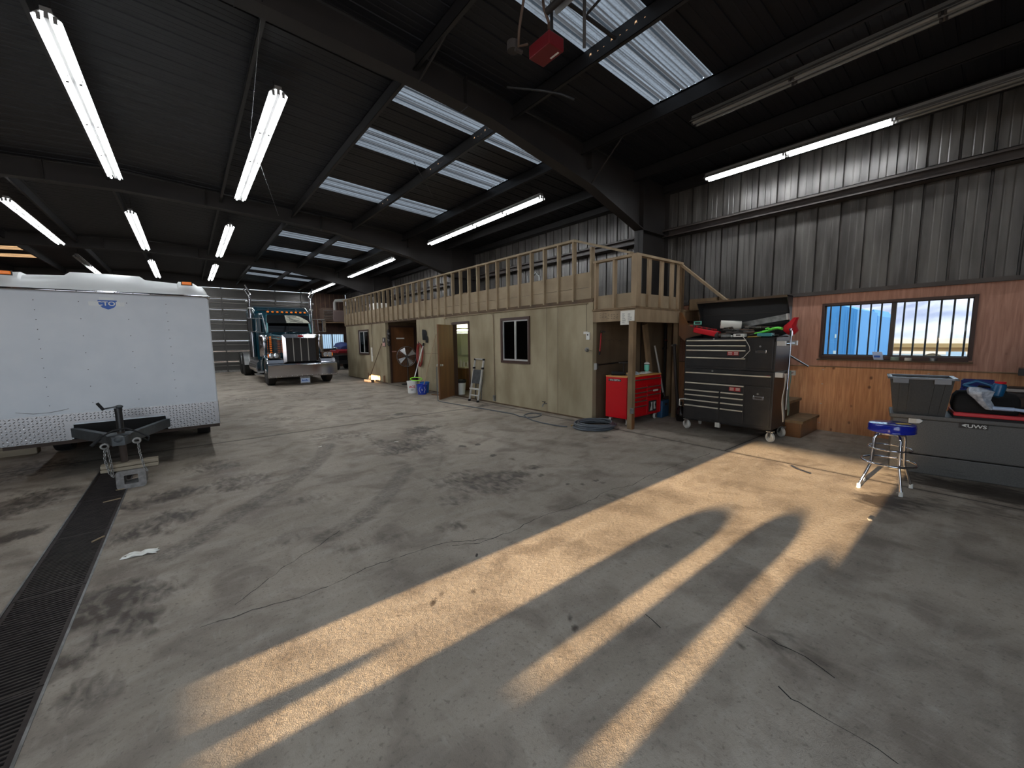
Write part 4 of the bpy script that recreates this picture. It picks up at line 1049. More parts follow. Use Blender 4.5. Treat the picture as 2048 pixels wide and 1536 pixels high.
# bumper with bolts and lamps
bld(MB().prism([(16.40,.32),(16.36,.36),(16.36,.78),(16.40,.81),(16.46,.81),(16.46,.32)],'x',CX-1.165,CX+1.165),'bumper','chrome',bevel=.012)
m = MB()
for i in range(14): m.ball((CX-1.1+i*.17,16.36,.37+.0),.016,8,6)
bld(m,'bumper_bolts','alu')
b = bld(MB().bb(CX-.17,CX+.17,16.33,16.345,.07,.33),'plate_holder','galv')
o = bld(MB().bb(CX-.15,CX+.15,16.322,16.33,.1,.26),'license_plate','plate_white',b)
m = MB()
for i,(a,h) in enumerate(((-.11,.05),(-.075,.03),(-.03,.04),(.02,.06),(.06,.03))): m.bb(CX+a,CX+a+.03,16.32,16.323,.16,.16+h)
bld(m,'plate_number','blue_decal',b)
# grille: surround, mesh, bars, emblem
z0,z1 = .82,1.89
outer = rr(CX-.61,CX+.61,z0,z1,.05,3); inner = rr(CX-.50,CX+.50,z0+.06,z1-.14,.03,3); n_ = len(outer)
vs = [(x,y,z) for y in (16.66,16.86) for x,z in outer]+[(x,16.64,z) for x,z in inner]+[(x,16.76,z) for x,z in inner]
fs = []
for i in range(n_):
    j = (i+1)%n_; fs += [(i,j,n_+j,n_+i),(i,2*n_+i,2*n_+j,j),(2*n_+i,2*n_+j,3*n_+j,3*n_+i)]
bld(MB().add(vs,fs),'grille_surround','chrome',smooth=35)
g = bld(MB().bb(CX-.51,CX+.51,16.72,16.75,z0+.05,z1-.12),'grille_mesh','mesh_dark')
m = MB()
for x in (-.25,0,.25): m.bb(CX+x-.012,CX+x+.012,16.70,16.72,z0+.06,z1-.14)
bld(m,'grille_bar','bar_chrome',g)
bld(MB().lathe([(.10,0),(.095,.012),(.0,.016)],(CX,16.64,1.815),20,Rx(PI/2),sy=.42),'emblem','red_dull')
# hood, cowl, cab
ring = lambda y,hw,zb,zt,r=.12: [(CX+px,y,pz) for px,pz in rr(-hw,hw,zb,zt,r,5)]
bld(MB().loft([ring(16.78,.56,.95,1.86),ring(17.6,.60,.95,1.90),ring(18.62,.74,.95,1.98)]),'hood','teal_paint',smooth=35)
bld(MB().prism([(16.8,1.70),(18.6,1.76),(18.6,1.79),(16.8,1.73)],'x',CX-.73,CX-.63),'side_stripe','teal_light')
ring2 = lambda y,hw,zb,zt: [(CX+px,y,pz) for px,pz in rr(-hw,hw,zb,zt,.1,4)]
cab = bld(MB().loft([ring2(18.60,.84,.75,1.98),ring2(18.95,.92,.75,2.80),ring2(19.9,.94,.75,2.86)]),'cab','teal_paint',smooth=35)
bld(MB().loft([[(CX+x,y,z) for x,y,z in q] for q in ([(-.77,18.585,2.0),(.77,18.585,2.0),(.77,18.60,2.0),(-.77,18.60,2.0)],[(-.72,18.80,2.68),(.72,18.80,2.68),(.72,18.83,2.68),(-.72,18.83,2.68)])]),'windshield','windshield')
bld(MB().bb(CX-.015,CX+.015,18.56,18.6,2.0,2.1).bar((CX,18.575,2.0),(CX,18.80,2.68),.03,.02),'windshield_post','black_paint')
for s in (-1,1): bld(MB().bar((CX+s*.79,18.57,1.99),(CX+s*.74,18.79,2.7),.05,.04),'pillar_trim','teal_light')
for s in (-1,1): bld(MB().bb(CX+s*.925-.02,CX+s*.925+.02,18.95,19.6,2.0,2.6),'side_glass','windshield',cab)
v = bld(MB().loft([[(CX+x,y,z) for x,y,z in q] for q in ([(-.80,18.52,2.37),(.80,18.52,2.37),(.80,18.53,2.36),(-.80,18.53,2.36)],[(-.76,18.74,2.70),(.76,18.74,2.70),(.76,18.76,2.69),(-.76,18.76,2.69)])]),'sun_visor','visor_black')
# pale flag graphic on the visor (right half)
def vis(u,w): # u -0.8..0.8, w 0..1 up the visor
    return (CX+u*(1-.05*w), 18.515+.22*w-.004, 2.37+.33*w)
m = MB(); m.add([vis(-.10,.03),vis(.74,.03),vis(.70,.35),vis(.45,.85),vis(.3,.97),(vis(-.13,.97))],[(0,1,2,3,4,5)])
bld(m,'visor_flag','flag_white',v)
m = MB(); r = random.Random(2)
for k in range(6):
    w = .12+k*.14
    pts = [vis(.02+.1*i, w+.06*math.sin(i*1.1+k)) for i in range(6-k//2)]
    for a,b_ in zip(pts[:-1],pts[1:]):
        m.add([(a[0],a[1]-.003,a[2]),(b_[0],b_[1]-.003,b_[2]),(b_[0],b_[1]-.003,b_[2]+.018),(a[0],a[1]-.003,a[2]+.018)],[(0,1,2,3)])
for k in range(4): 
    a = vis(-.1+.01*k,.2+.2*k); m.add([(a[0],a[1]-.003,a[2]),(a[0]+.12,a[1]-.003,a[2]+.03),(a[0]+.12,a[1]-.003,a[2]+.045),(a[0],a[1]-.003,a[2]+.015)],[(0,1,2,3)])
bld(m,'flag_print','visor_black',v)
for i in range(9):
    x = CX-.68+i*.17
    o = bld(MB().ball((x,18.90,2.83),.048,10,7,(1,1,.8)),'cab_light','amber',smooth=60)
    bld(MB().cyl((x,18.92,2.78),(x,18.92,2.83),.045,n=10),'light_base','chrome',o)
# sleeper with raised roof
rs = lambda y,hw,zt: [(CX+px,y,pz) for px,pz in rr(-hw,hw,.75,zt,.16,5)]
bld(MB().loft([rs(19.85,1.04,2.84),rs(20.0,1.08,3.02),rs(20.35,1.10,3.14),rs(22.1,1.10,3.16)]),'sleeper','teal_paint',smooth=35)
bld(MB().bb(CX-.55,CX-.5,19.84,20.0,2.86,3.02).bb(CX+.5,CX+.55,19.84,20.0,2.86,3.02).bb(CX-.95,CX-.55,19.9,19.93,2.93,2.945).bb(CX+.55,CX+.95,19.9,19.93,2.93,2.945),'roof_trim','chrome')
# wiper arms on the cowl
bld(MB().tube([(CX-.15,18.5,1.99),(CX+.02,18.5,2.04),(CX+.1,18.55,2.13)],.014,6).tube([(CX+.1,18.5,1.99),(CX+.3,18.5,2.03)],.014,6).ball((CX-.16,18.45,1.99),.035,8,6),'wiper','chrome')
# exhaust stacks with angled tips
for s in (-1,1):
    st = bld(MB().cyl((CX+s*1.17,19.95,1.0),(CX+s*1.17,19.95,2.55),.115,n=18).cyl((CX+s*1.17,19.95,2.55),(CX+s*1.17,19.95,3.56),.07,n=16),'exhaust_stack','chrome',smooth=40)
    bld(MB().tube([(CX+s*1.13,19.95,3.5),(CX+s*1.12,19.95,3.62),(CX+s*1.22,19.93,3.82),(CX+s*1.28,19.92,3.97)],.035,8).tube([(CX+s*1.2,19.95,3.5),(CX+s*1.22,19.95,3.6),(CX+s*1.33,19.95,3.82)],.03,8),'stack_tip','chrome',st,smooth=50)
    bld(MB().cyl((CX+s*1.17,19.95,3.0),(CX+s*1.17,19.95,3.06),.08,n=14).ball((CX+s*1.25,19.95,3.3),.05,8,6),'clamp','alu',st)
    # mirrors
    mr = bld(MB().box((CX+s*1.36,18.72,2.28),(.16,.07,.52)),'mirror','chrome',bevel=.03)
    bld(MB().tube([(CX+s*.9,18.7,2.55),(CX+s*1.4,18.7,2.55)],.012,6).tube([(CX+s*.9,18.6,1.98),(CX+s*1.2,18.68,2.03),(CX+s*1.4,18.7,2.02)],.012,6).tube([(CX+s*1.12,18.7,2.55),(CX+s*1.12,18.7,2.1),(CX+s*1.18,18.69,2.03)],.012,6),'mirror_bracket','galv',mr,smooth=60)
    # air cleaners
    ac = bld(MB().lathe([(.0,.0),(.15,.01),(.17,.05),(.17,.78),(.15,.83),(.08,.86),(0,.87)],(CX+s*.985,18.22,1.04),20),'air_cleaner','chrome',smooth=40)
    m = MB()
    for k in range(9): m.box((CX+s*.79,18.06,1.2+k*.075),(.07,.03,.04))
    bld(m,'marker_lamp_strip','amber',ac)
    # headlights
    hl = bld(MB().loft([[(CX+s*.90+a*.20,y,1.11+b_*h) for a,b_ in ((-1,-.8),(-.8,-1),(.8,-1),(1,-.6),(1,.6),(.8,1),(-.8,1),(-1,.8))] for y,h in ((16.66,.10),(16.9,.11))]),'headlight','chrome',smooth=30)
    bld(MB().lathe([(.085,0),(.07,.02),(0,.03)],(CX+s*.84,16.655,1.11),14,Rx(PI/2)).lathe([(.085,0),(.07,.02),(0,.03)],(CX+s*1.0,16.655,1.11),14,Rx(PI/2)),'lens','glass_lens',hl) if 'glass_lens' in MATS else None
    bld(MB().bb(CX+s*1.08-.02,CX+s*1.08+.02,16.64,16.67,1.06,1.17),'turn_signal','amber',hl)
    # front fenders and wheels
    arch = [(17.3+.64*math.cos(a),.52+.60*math.sin(a)) for a in [PI*i/12 for i in range(13)]]
    archi = [(17.3+.56*math.cos(a),.52+.52*math.sin(a)) for a in [PI*i/12 for i in range(12,-1,-1)]]
    x0,x1 = sorted((CX+s*.66,CX+s*1.16)); bld(MB().prism(arch+archi,'x',x0,x1),'fender','teal_paint',bevel=.02)
    bld(MB().prism([(16.5,.82),(16.75,.82),(16.85,1.02),(16.6,.97)],'x',*sorted((CX+s*.62,CX+s*1.16))),'fender_front','chrome',bevel=.02)
    w = bld(MB().lathe([(.28,-.13),(.46,-.14),(.51,-.11),(.52,0),(.51,.11),(.46,.14),(.28,.13)],(CX+s*.98,17.3,.52),32,Ry(PI/2)),'wheel','black_rubber',smooth=35)
    bld(MB().lathe([(.0,.15),(.08,.15),(.1,.09),(.24,.06),(.29,.12),(.30,.13),(.30,-.1),(0,-.1)],(CX+s*.98,17.3,.52),24,Ry(s*PI/2)),'hub','chrome',w,smooth=35)
    # fuel tank, steps, side skirt
    bld(MB().cyl((CX+s*.98,18.6,.62),(CX+s*.98,20.9,.62),.30,n=24),'fuel_tank','chrome',smooth=40)
    m = MB(); m.bb(*sorted((CX+s*1.02,CX+s*1.26)),18.2,18.55,.42,.46).bb(*sorted((CX+s*1.02,CX+s*1.26)),18.9,19.4,.30,.34).bb(*sorted((CX+s*1.0,CX+s*1.03)),18.0,18.6,.4,1.3)
    bld(m,'step','alu')
    bld(MB().bb(*sorted((CX+s*1.0,CX+s*1.12)),20.9,22.4,.35,1.15),'tool_locker','chrome',bevel=.02)
    # tandem axles under half-round fenders
    for y in (23.6,24.95):
        w = bld(MB().lathe([(.28,-.29),(.46,-.3),(.51,-.27),(.51,-.03),(.47,0),(.51,.03),(.51,.27),(.46,.3),(.28,.29)],(CX+s*.94,y,.51),30,Ry(PI/2)),'wheel','black_rubber',smooth=35)
        bld(MB().lathe([(.0,.26),(.1,.25),(.12,.18),(.26,.16),(.29,.29),(.30,.29),(.30,.1),(0,.1)],(CX+s*.94,y,.51),20,Ry(s*PI/2)),'hub','chrome',w,smooth=35)
        ar = [(y+.62*math.cos(a),.54+.60*math.sin(a)) for a in [PI*i/12 for i in range(13)]]; ai = [(y+.59*math.cos(a),.54+.57*math.sin(a)) for a in [PI*i/12 for i in range(12,-1,-1)]]
        bld(MB().prism(ar+ai,'x',*sorted((CX+s*.64,CX+s*1.24))),'rear_fender','alu')
bld(MB().bb(CX-.45,CX-.33,17.0,25.8,.62,.92).bb(CX+.33,CX+.45,17.0,25.8,.62,.92).cyl((CX-.9,17.3,.52),(CX+.9,17.3,.52),.06,n=10).cyl((CX-.9,23.6,.51),(CX+.9,23.6,.51),.1,n=10).cyl((CX-.9,24.95,.51),(CX+.9,24.95,.51),.1,n=10).bb(CX-.5,CX+.5,16.9,18.3,.55,.95),'chassis','steel_dark')
bld(MB().tube([(CX+.65,16.352,.395),(CX+.75,16.35,.41),(CX+.9,16.352,.395)],.02,6),'bumper_lamp','lime') if False else None

# ---------------------------------------------------------------- far end: heater, quad bike, shelf
t = thing('unit_heater','grey unit heater with louvers and duct on a shelf at the far end wall','heater',(7.3,26.3,2.8))
MB().bb(7.05,7.75,25.9,26.9,2.8,3.5).build('housing','pink_metal',t,bevel=.03)
MB().bb(6.5,7.05,25.95,26.85,2.85,3.62).build('louver_box','tool_brown',t,bevel=.01)
m = MB()
for i in range(6): m.box((6.78,25.94,2.98+i*.1),(.5,.05,.014),Rx(.5))
m.build('louver','galv',t)
MB().tube([(7.3,26.4,3.5),(7.3,26.4,4.0),(7.36,26.35,4.12),(7.55,26.1,4.12),(8.05,24.4,4.05)],.09,12).build('duct','duct_white',t,smooth=60)
tag(MB().bb(6.4,8.19,25.8,27.18,2.75,2.79).build('wall_shelf','wood_old'),'wooden shelf carrying the grey heater at the far wall','shelf')
t = thing('quad_bike','dark red quad bike with blue cover between the truck and the tan wall','quad bike',(6.9,24.3,0))
for x,y in ((6.5,23.8),(7.35,23.8),(6.5,25.0),(7.35,25.0)):
    MB().lathe([(.1,-.1),(.24,-.11),(.28,-.07),(.28,.07),(.24,.11),(.1,.1)],(x,y,.28),20,Ry(PI/2)).build('wheel','black_rubber',t,smooth=35)
MB().bb(6.62,7.25,23.7,25.1,.32,.55).bb(6.7,7.2,24.1,25.0,.55,.8).build('frame','black_paint',t,bevel=.03)
MB().loft([[(6.93+a*w,y,z+b) for a,b in ((-1,0),(-.8,.12),(.8,.12),(1,0))] for y,w,z in ((23.5,.42,.95),(23.8,.5,1.05),(24.3,.3,1.05))]).build('front_fender','atv_red',t)
MB().loft([[(6.93+a*w,y,z+b) for a,b in ((-1,0),(-.8,.12),(.8,.12),(1,0))] for y,w,z in ((24.4,.3,.95),(24.9,.5,1.0),(25.3,.45,.95))]).build('rear_fender','atv_red',t)
MB().tube([(6.4,24.1,1.2),(6.7,24.0,1.28),(7.15,24.0,1.28),(7.45,24.1,1.2)],.02,8).cyl((6.93,23.95,1.0),(6.93,24.0,1.28),.03,n=8).build('handlebar','black_paint',t)
MB().loft([[(7.1+a*w,y,z+b) for a,b in ((-1,-.08),(-.7,.1),(.0,.16),(.7,.12),(1,-.1))] for y,w,z in ((23.9,.35,1.2),(24.3,.42,1.36),(24.8,.4,1.42),(25.2,.35,1.36))]).build('cover','tarp_blue',t,smooth=60)
# goods stored on the loft
t = thing('window_frame_stack','old window frame leaning on the loft behind the studs','frame',loc2w(1.2,6.3,2.33))
p = Vector(loc2w(1.2,6.3,2.33)); m = MB()
for dy in (0,.8,1.6): m.bar(p+Vector((0,dy,0)),p+Vector((.2,dy,.78)),.05,.04)
m.bar(p+Vector((0,0,.02)),p+Vector((0,1.6,.02)),.04,.05); m.bar(p+Vector((.2,0,.78)),p+Vector((.2,1.6,.78)),.04,.05)
m.build('frame','wood_old',t)
for i,(s,w,h,mt,lb) in enumerate(((5.0,.6,.62,'steel_dark','dark boxy crate on the loft behind the near studs'),(8.4,.7,.7,'tool_brown','brown carton on the loft behind the middle studs'),(12.6,.8,.9,'white_paper','pale carton on the loft behind the far studs'),(13.4,.5,.8,'tool_dark','dark carton beside the pale one at the far loft end'))):
    p = Vector(loc2w(1.0,s,2.33)); o = MB().box(p+Vector((0,0,h/2)),(.6,w,h)).build('carton',mt,bevel=.01); tag(o,lb,'box')
t = thing('pipe_rack','bent grey pipes standing on the loft against the sheet wall','pipe rack',loc2w(1.9,3.4,2.33)); p = Vector(loc2w(1.9,3.4,2.33))
MB().tube([p,p+Vector((0,0,1.0)),p+Vector((0,.15,1.12)),p+Vector((0,.3,1.0)),p+Vector((0,.3,.0))],.025,8).tube([p+Vector((.1,.6,0)),p+Vector((.1,.6,1.1))],.02,8).build('pipe','galv',t,smooth=60)
# ---------------------------------------------------------------- black roller cabinet and top chest (front faces -x)
FX, YA, YB = 6.65, 2.105, 3.47      # front plane, right end (near), left end (far)
BK = 7.25
t = thing('roller_cabinet','black steel roller cabinet on pale casters, lower half of the tool stack','tool cabinet',(6.98,2.79,0))
def D(par, y0, y1, z0, z1, name='drawer', handle=True, hm='handle_trim'):
    o = MB().bb(FX-.012,FX+.01,y0,y1,z0,z1).build(name,'box_paint',par,bevel=.004)
    if handle:
        MB().prism([(FX-.012,z1-.004),(FX-.034,z1-.006),(FX-.036,z1-.02),(FX-.030,z1-.026),(FX-.012,z1-.022)],'y',y0+.004,y1-.004).build('handle',hm,o,bevel=.002)
    return o
MB().bb(FX,BK,YA,YB,.185,1.055).build('body','box_paint',t,bevel=.006)
MB().bb(FX+.03,BK-.03,YA+.03,YB-.03,.165,.185).build('base','black_paint',t)
D(t,YA+.03,YB-.03,.835,1.0)
D(t,2.50,YB-.03,.715,.828)
for z1,z0 in ((.703,.63),(.622,.54),(.532,.445),(.437,.225)): D(t,2.868,YB-.03,z0,z1)
for z1,z0 in ((.703,.63),(.622,.54),(.532,.445),(.437,.225)): D(t,2.50,2.845,z0,z1)
def cab_door(par, z0, z1, zl, zh):
    o = MB().bb(FX-.012,FX+.01,YA+.03,2.475,z0,z1).build('door','box_paint',par,bevel=.004)
    MB().prism(rr(2.22,2.37,zh-.028,zh+.028,.012,3),'x',FX-.02,FX-.012).build('latch_plate','chrome',o,bevel=.003)
    MB().prism(rr(2.245,2.345,zh-.012,zh+.012,.008,3),'x',FX-.022,FX-.018).build('pull_recess','tool_dark',o)
    MB().cyl((FX-.018,2.305,zl),(FX-.01,2.305,zl),.014,n=14).build('lock','alu',o)
cab_door(t,.225,.822,.715,.655)
MB().cyl((FX-.018,2.99,1.028),(FX-.0,2.99,1.028),.013,n=14).build('lock','alu',t)
MB().bb(FX-.0145,FX-.012,2.17,2.26,.985,.99).bar((FX-.0145,2.27,.985),(FX-.0145,2.16,1.0),.002,.01,up=(0,0,1)).build('script_badge','red_dull',t)
def sticker(par, y, z):
    o = MB().bb(FX-.0145,FX-.0125,y-.085,y+.085,z-.03,z+.03).build('sticker','red_dull',par)
    m = MB()
    for a in (-.045,.042):
        for k in range(3): m.bb(FX-.0155,FX-.0145,y+a-.03,y+a+.03,z-.018+k*.016,z-.01+k*.016)
    m.build('sticker_print','strap_grey',o)
sticker(t,2.635,.757)
def caster(par, x, y, r=.075, mat='white_plastic', ang=.4):
    o = MB().lathe([(.02,-.022),(r*.9,-.024),(r,-.014),(r,.014),(r*.9,.024),(.02,.022)],(x,y,r),24,Rz(ang)@Rx(PI/2)).build('caster',mat,par,smooth=35)
    c,s = math.cos(ang),math.sin(ang); m = MB()
    for q in (-1,1): m.add([(x-s*.03*q-c*.02,y+c*.03*q-s*.02,r),(x-s*.03*q+c*.02,y+c*.03*q+s*.02,r),(x-s*.034*q+c*.05-c*.03,y+c*.034*q+s*.02,.165),(x-s*.034*q-c*.05,y+c*.034*q-s*.05,.165)],[(0,1,2,3)])
    m.cyl((x-s*.04,y+c*.04,r),(x+s*.04,y-c*.04,r),.012,n=8).box((x,y,.162),(.09,.09,.012))
    m.build('bracket','alu',o)
for x,y,a in ((6.70,3.42,1.2),(6.68,2.12,1.0),(7.18,2.13,.9),(7.18,3.42,.5)): caster(t,x,y,.075,'strap_grey',a)
MB().bb(FX+.02,FX+.07,2.86,2.93,.1,.185).build('foot_stub','strap_grey',t)
MB().tube([(FX-.015,3.42,.525),(FX-.075,3.5,.52),(FX-.075,3.5,.41),(FX-.04,3.49,.40)],.011,8).build('side_bar','strap_grey',t,smooth=60)
MB().tube([(FX+.03,2.02,1.02),(FX+.62,2.02,1.02)],.012,8).build('towel_bar','chrome',t)
for x in (FX+.04,FX+.56): MB().bb(x-.03,x+.03,2.0,YA-.006,.98,1.05).build('bar_bracket','white_alu',t)

t = thing('tool_chest','black top tool chest with open lid, full of tools','tool chest',(6.98,2.79,1.06))
FX0 = FX; 
m = MB().bb(FX,BK,YA,YB,1.06,1.50).bb(FX,FX+.02,YA,YB,1.5,1.56).bb(BK-.02,BK,YA,YB,1.5,1.62)
m.prism([(FX,1.5),(BK,1.5),(BK,1.62),(FX+.3,1.60),(FX,1.56)],'y',YA,YA+.02).prism([(FX,1.5),(BK,1.5),(BK,1.62),(FX+.3,1.60),(FX,1.56)],'y',YB-.02,YB)
m.build('body','box_paint',t,bevel=.004)
for z1,z0 in ((1.538,1.462),(1.455,1.385),(1.378,1.262),(1.255,1.10)): D(t,2.50,YB-.03,z0,z1)
cab_door(t,1.10,1.535,1.432,1.355)
MB().cyl((FX-.012,2.99,1.55),(FX,2.99,1.55),.013,n=14).build('lock','alu',t)
sticker(t,2.685,1.32)
MB().bb(FX,BK,YA-.006,YA,1.06,1.56).build('end_plate','box_paint',t)
lid = MB(); 
[lid.bb(7.235,7.25,YA,YB,1.62,2.19).bb(7.0,7.25,YA,YB,2.175,2.19)]+[lid.prism([(7.245,1.62),(7.245,2.19),(7.0,2.19),(7.0,2.17),(7.14,1.95),(7.18,1.62)],'y',q,q+.012) for q in (YA,YB-.012)]
lo = lid.build('lid','black_paint',t)
MB().bb(6.985,7.0,YA,YB,2.16,2.192).build('lid_lip','wood_dark',lo)
MB().bb(7.23,7.235,YA+.02,YB-.02,1.955,1.965).build('lid_crease','tool_dark',lo)
MB().tube([(FX+.03,2.02,1.47),(FX+.62,2.02,1.47)],.012,8).build('towel_bar','chrome',t)
for x in (FX+.05,FX+.56): MB().bb(x-.035,x+.035,2.0,YA-.006,1.44,1.51).build('bar_bracket','white_alu',t)
MB().tube([(7.24,2.1,1.28),(7.55,1.93,1.1)],.014,8).build('gas_strut','alu',t)
# white cord over the front
tag(MB().tube([(6.70,2.57,1.60),(6.63,2.56,1.59),(6.605,2.50,1.53),(6.6,2.44,1.43),(6.6,2.43,1.37),(6.6,2.52,1.26),(6.6,2.6,1.235),(6.605,2.68,1.245)],.005,8).build('power_cable','strap_grey',smooth=60),'thin pale cable looping over the chest drawers','cable')
# contents of the chest
def tool(name, label, cat, build):
    t = thing(name,label,cat,(6.9,2.8,1.5)); build(t); return t
r_ = Rz(.12)
t = thing('red_tool_case','red plastic tool case lying on the left end of the open chest','case',(6.8,3.2,1.6))
MB().box((6.80,3.18,1.665),(.22,.38,.085),Rx(.22)).build('case','red_cloth',t,bevel=.02)
MB().box((6.84,3.26,1.735),(.16,.40,.03),Rx(.2)).build('lid','red_dull',t,bevel=.01)
m = MB()
for i in range(4): m.box((6.75,3.12+i*.085,1.712+i*-.0+.019*i),(.03,.045,.02),Rx(.2))
m.build('latch','tool_dark',t)
t = thing('paper_towel_roll','white paper towel roll lying in the open chest','paper towel',(6.98,2.85,1.7))
c, d = Vector((6.84,2.98,1.785)), Vector((.14,-.26,-.02))
MB().cyl(c,c+d,.066,n=24).build('roll','white_paper',t,smooth=40)
dn = d.normalized(); MB().cyl(c-dn*.002,c+dn*.002,.02,n=14).build('core','tool_brown',t)
t = thing('box_level','long grey metal box level propped across the chest','level',(7.0,2.3,1.7))
m = MB(); m.bar((7.1,2.9,1.745),(6.9,2.05,1.865),.03,.085); m.build('bar','galv',t)
m = MB(); m.bar((6.905,2.065,1.863),(6.896,2.04,1.867),.034,.09); m.build('end_cap','white_alu',t)
t = thing('green_glove','bright green glove on the right side of the chest','glove',(6.8,2.2,1.65))
m = MB().loft([[(6.78+dx,y,1.665+dz+h) for dx,h in ((-.05,0),(-.03,.02),(.03,.022),(.05,0),(.03,-.015),(-.03,-.015))] for y,dx,dz in ((2.33,0,-.02),(2.26,0,-.005),(2.2,0,.025),(2.13,0,.035),(2.08,.01,.02))])
for k in range(4): m.tube([(6.74+k*.025,2.30,1.65),(6.735+k*.025,2.38,1.635),(6.735+k*.025,2.43,1.625)],.011,7)
m.tube([(6.73,2.2,1.68),(6.70,2.24,1.70),(6.70,2.27,1.69)],.012,7)
m.build('glove','green_glove',t,smooth=60)
t = thing('teal_case','small teal plastic case under the green glove','case',(6.72,2.27,1.58))
MB().box((6.72,2.27,1.605),(.12,.2,.05),Rz(.05)).build('case','teal_light',t,bevel=.008)
t = thing('red_bag','crumpled red cloth bag hanging at the right rear of the chest','bag',(7.0,2.03,1.7))
m = MB().loft([[(6.98+a*w,2.04+b*w*.8+sh,z) for a,b in ((-1,-.6),(-.4,-1),(.5,-.9),(1,-.3),(.8,.7),(0,1),(-.8,.7))] for z,w,sh in ((1.60,.05,-.02),(1.66,.12,-.01),(1.73,.10,.0),(1.80,.06,-.04),(1.85,.04,-.07))])
m.build('bag','red_cloth',t,smooth=60)
t = thing('green_card','small pale green card stuck behind the red tool case','card',(7.1,3.42,1.75))
MB().box((7.0,3.44,1.83),(.005,.13,.06),Rz(.2)).build('card','mint',t); MB().box((6.995,3.44,1.83),(.004,.09,.03),Rz(.2)).build('print','tool_dark',t)
# loose hand tools
tl = [('ratchet','brown leather mallet head beside the red tool case',6.80,2.9,.22,.4,.03,'tool_brown'),
('pry_bar','dark pry bar lying from the towel roll to the drawer edge',6.78,2.8,.45,-.3,.014,'tool_dark'),
('extension_bar','long steel extension bar in the middle of the chest',6.82,2.66,.42,-.18,.011,'tool_steel'),
('wrench','long grey wrench lying across the chest below the level',6.85,2.52,.4,-.1,.012,'tool_steel'),
('wooden_hammer','brown wooden hammer handle in the middle of the chest',6.77,2.58,.32,-.25,.015,'tool_brown'),
('file','thin dark file right of centre in the chest',6.86,2.38,.34,.12,.009,'tool_dark'),
('socket_bar','dark socket bar near the teal case',6.78,2.42,.3,.2,.012,'tool_dark')]
for i,(nm,lb,x,y,l,a,r0,mt) in enumerate(tl):
    t = thing(nm,lb,'tool',(x,y,1.5)); z = 1.60+.018*(i%3); dx,dy = math.sin(a)*l/2, math.cos(a)*l/2; dz = .03
    MB().tube([(x-dx,y+dy,z),(x,y,z+dz*.5),(x+dx,y-dy,z+dz)],r0,8).build('shaft',mt,t,smooth=60)
    MB().lathe([(r0*1.1,-.03),(r0*2.1,-.02),(r0*2.1,.02),(r0*1.2,.03)],(x-dx,y+dy,z),12,Rx(PI/2)@Ry(.3)).build('head','tool_steel' if i%2 else 'tool_dark',t,smooth=40)
r = random.Random(21); CAPS = [((6.84,2.98,1.785),.075),((6.89,2.88,1.78),.075),((6.94,2.76,1.775),.075),((6.8,3.1,1.66),.14),((6.72,2.27,1.605),.11),((6.78,2.2,1.67),.07),((6.76,2.37,1.64),.06),((6.7,2.62,1.6),.09)]
for q in tl:
    dx_,dy_ = math.sin(q[5])*q[4]/2, math.cos(q[5])*q[4]/2; zz = 1.60+.018*(tl.index(q)%3)
    CAPS += [((q[2]+dx_*u,q[3]-dy_*u,zz+.015+.015*u),q[6]*1.6) for u in (-1,-.75,-.5,-.25,0,.25,.5,.75,1)]
made = 0
for i in range(4000):
    if made >= 34: break
    x, y, z = r.uniform(6.69,6.98), r.uniform(2.2,3.02), 1.578+.15*r.random()**1.3
    a = r.gauss(1.25,.5); l = r.uniform(.14,.4); r0 = r.uniform(.007,.015); ti = r.uniform(-.12,.16)
    ax_v = (math.cos(a)*.3*l, math.sin(a)*l/2, ti*l*.5)
    mine = [((x+ax_v[0]*u,y+ax_v[1]*u,z+ax_v[2]*u),r0*(2.4 if u > .8 else 1.)) for u in (-1,-.8,-.6,-.4,-.2,0,.2,.4,.6,.8,1)]
    if any(math.dist(p_,q_) < ra+rb+.002 for p_,ra in mine for q_,rb in CAPS): continue
    if any(p_[2]-ra < 1.562 or p_[0] < 6.685 for p_,ra in mine): continue
    CAPS += mine; made += 1
    t = thing('loose_tool','loose steel hand tool in the heap of the open chest','tool',(x,y,1.56),0,'loose hand tools heaped in the open chest')
    dx,dy,dz = math.cos(a)*l/2*.6, math.sin(a)*l/2, ti*l
    mt = ('tool_steel','tool_dark','tool_dark','tool_brown','galv')[made%5]
    MB().tube([(x-dx,y-dy,z-dz*.5),(x,y,z),(x+dx,y+dy,z+dz*.5)],[r0,r0*.8,r0],7).build('shaft',mt,t,smooth=60)
    MB().box((x+dx,y+dy,z+dz*.5),(r0*3.4,r0*3,r0*2.2),Rz(a)).build('jaw',mt,t,bevel=.003)
t = thing('charger','white charger block where the pale cord starts in the chest','charger',(6.72,2.6,1.56))
MB().box((6.70,2.62,1.60),(.08,.17,.05),Rz(-.1)).build('housing','white_plastic',t,bevel=.008); MB().box((6.658,2.63,1.605),(.004,.07,.02),Rz(-.1)).build('display','tool_dark',t)
t = thing('spray_can','silver can lying at the front edge of the chest left of the white charger','can',(6.7,2.82,1.56))
MB().cyl((6.70,2.9,1.59),(6.72,2.76,1.59),.028,n=16).build('body','galv',t,smooth=40); MB().cyl((6.72,2.76,1.59),(6.724,2.74,1.59),.018,n=12).build('cap','white_plastic',t)
t = thing('wood_handle_tool','short brass coloured tool at the front edge below the teal case','tool',(6.68,2.4,1.56))
MB().tube([(6.675,2.5,1.575),(6.68,2.32,1.58)],.012,8).build('handle','brass',t)
m = MB(); r = random.Random(12)
junk = []
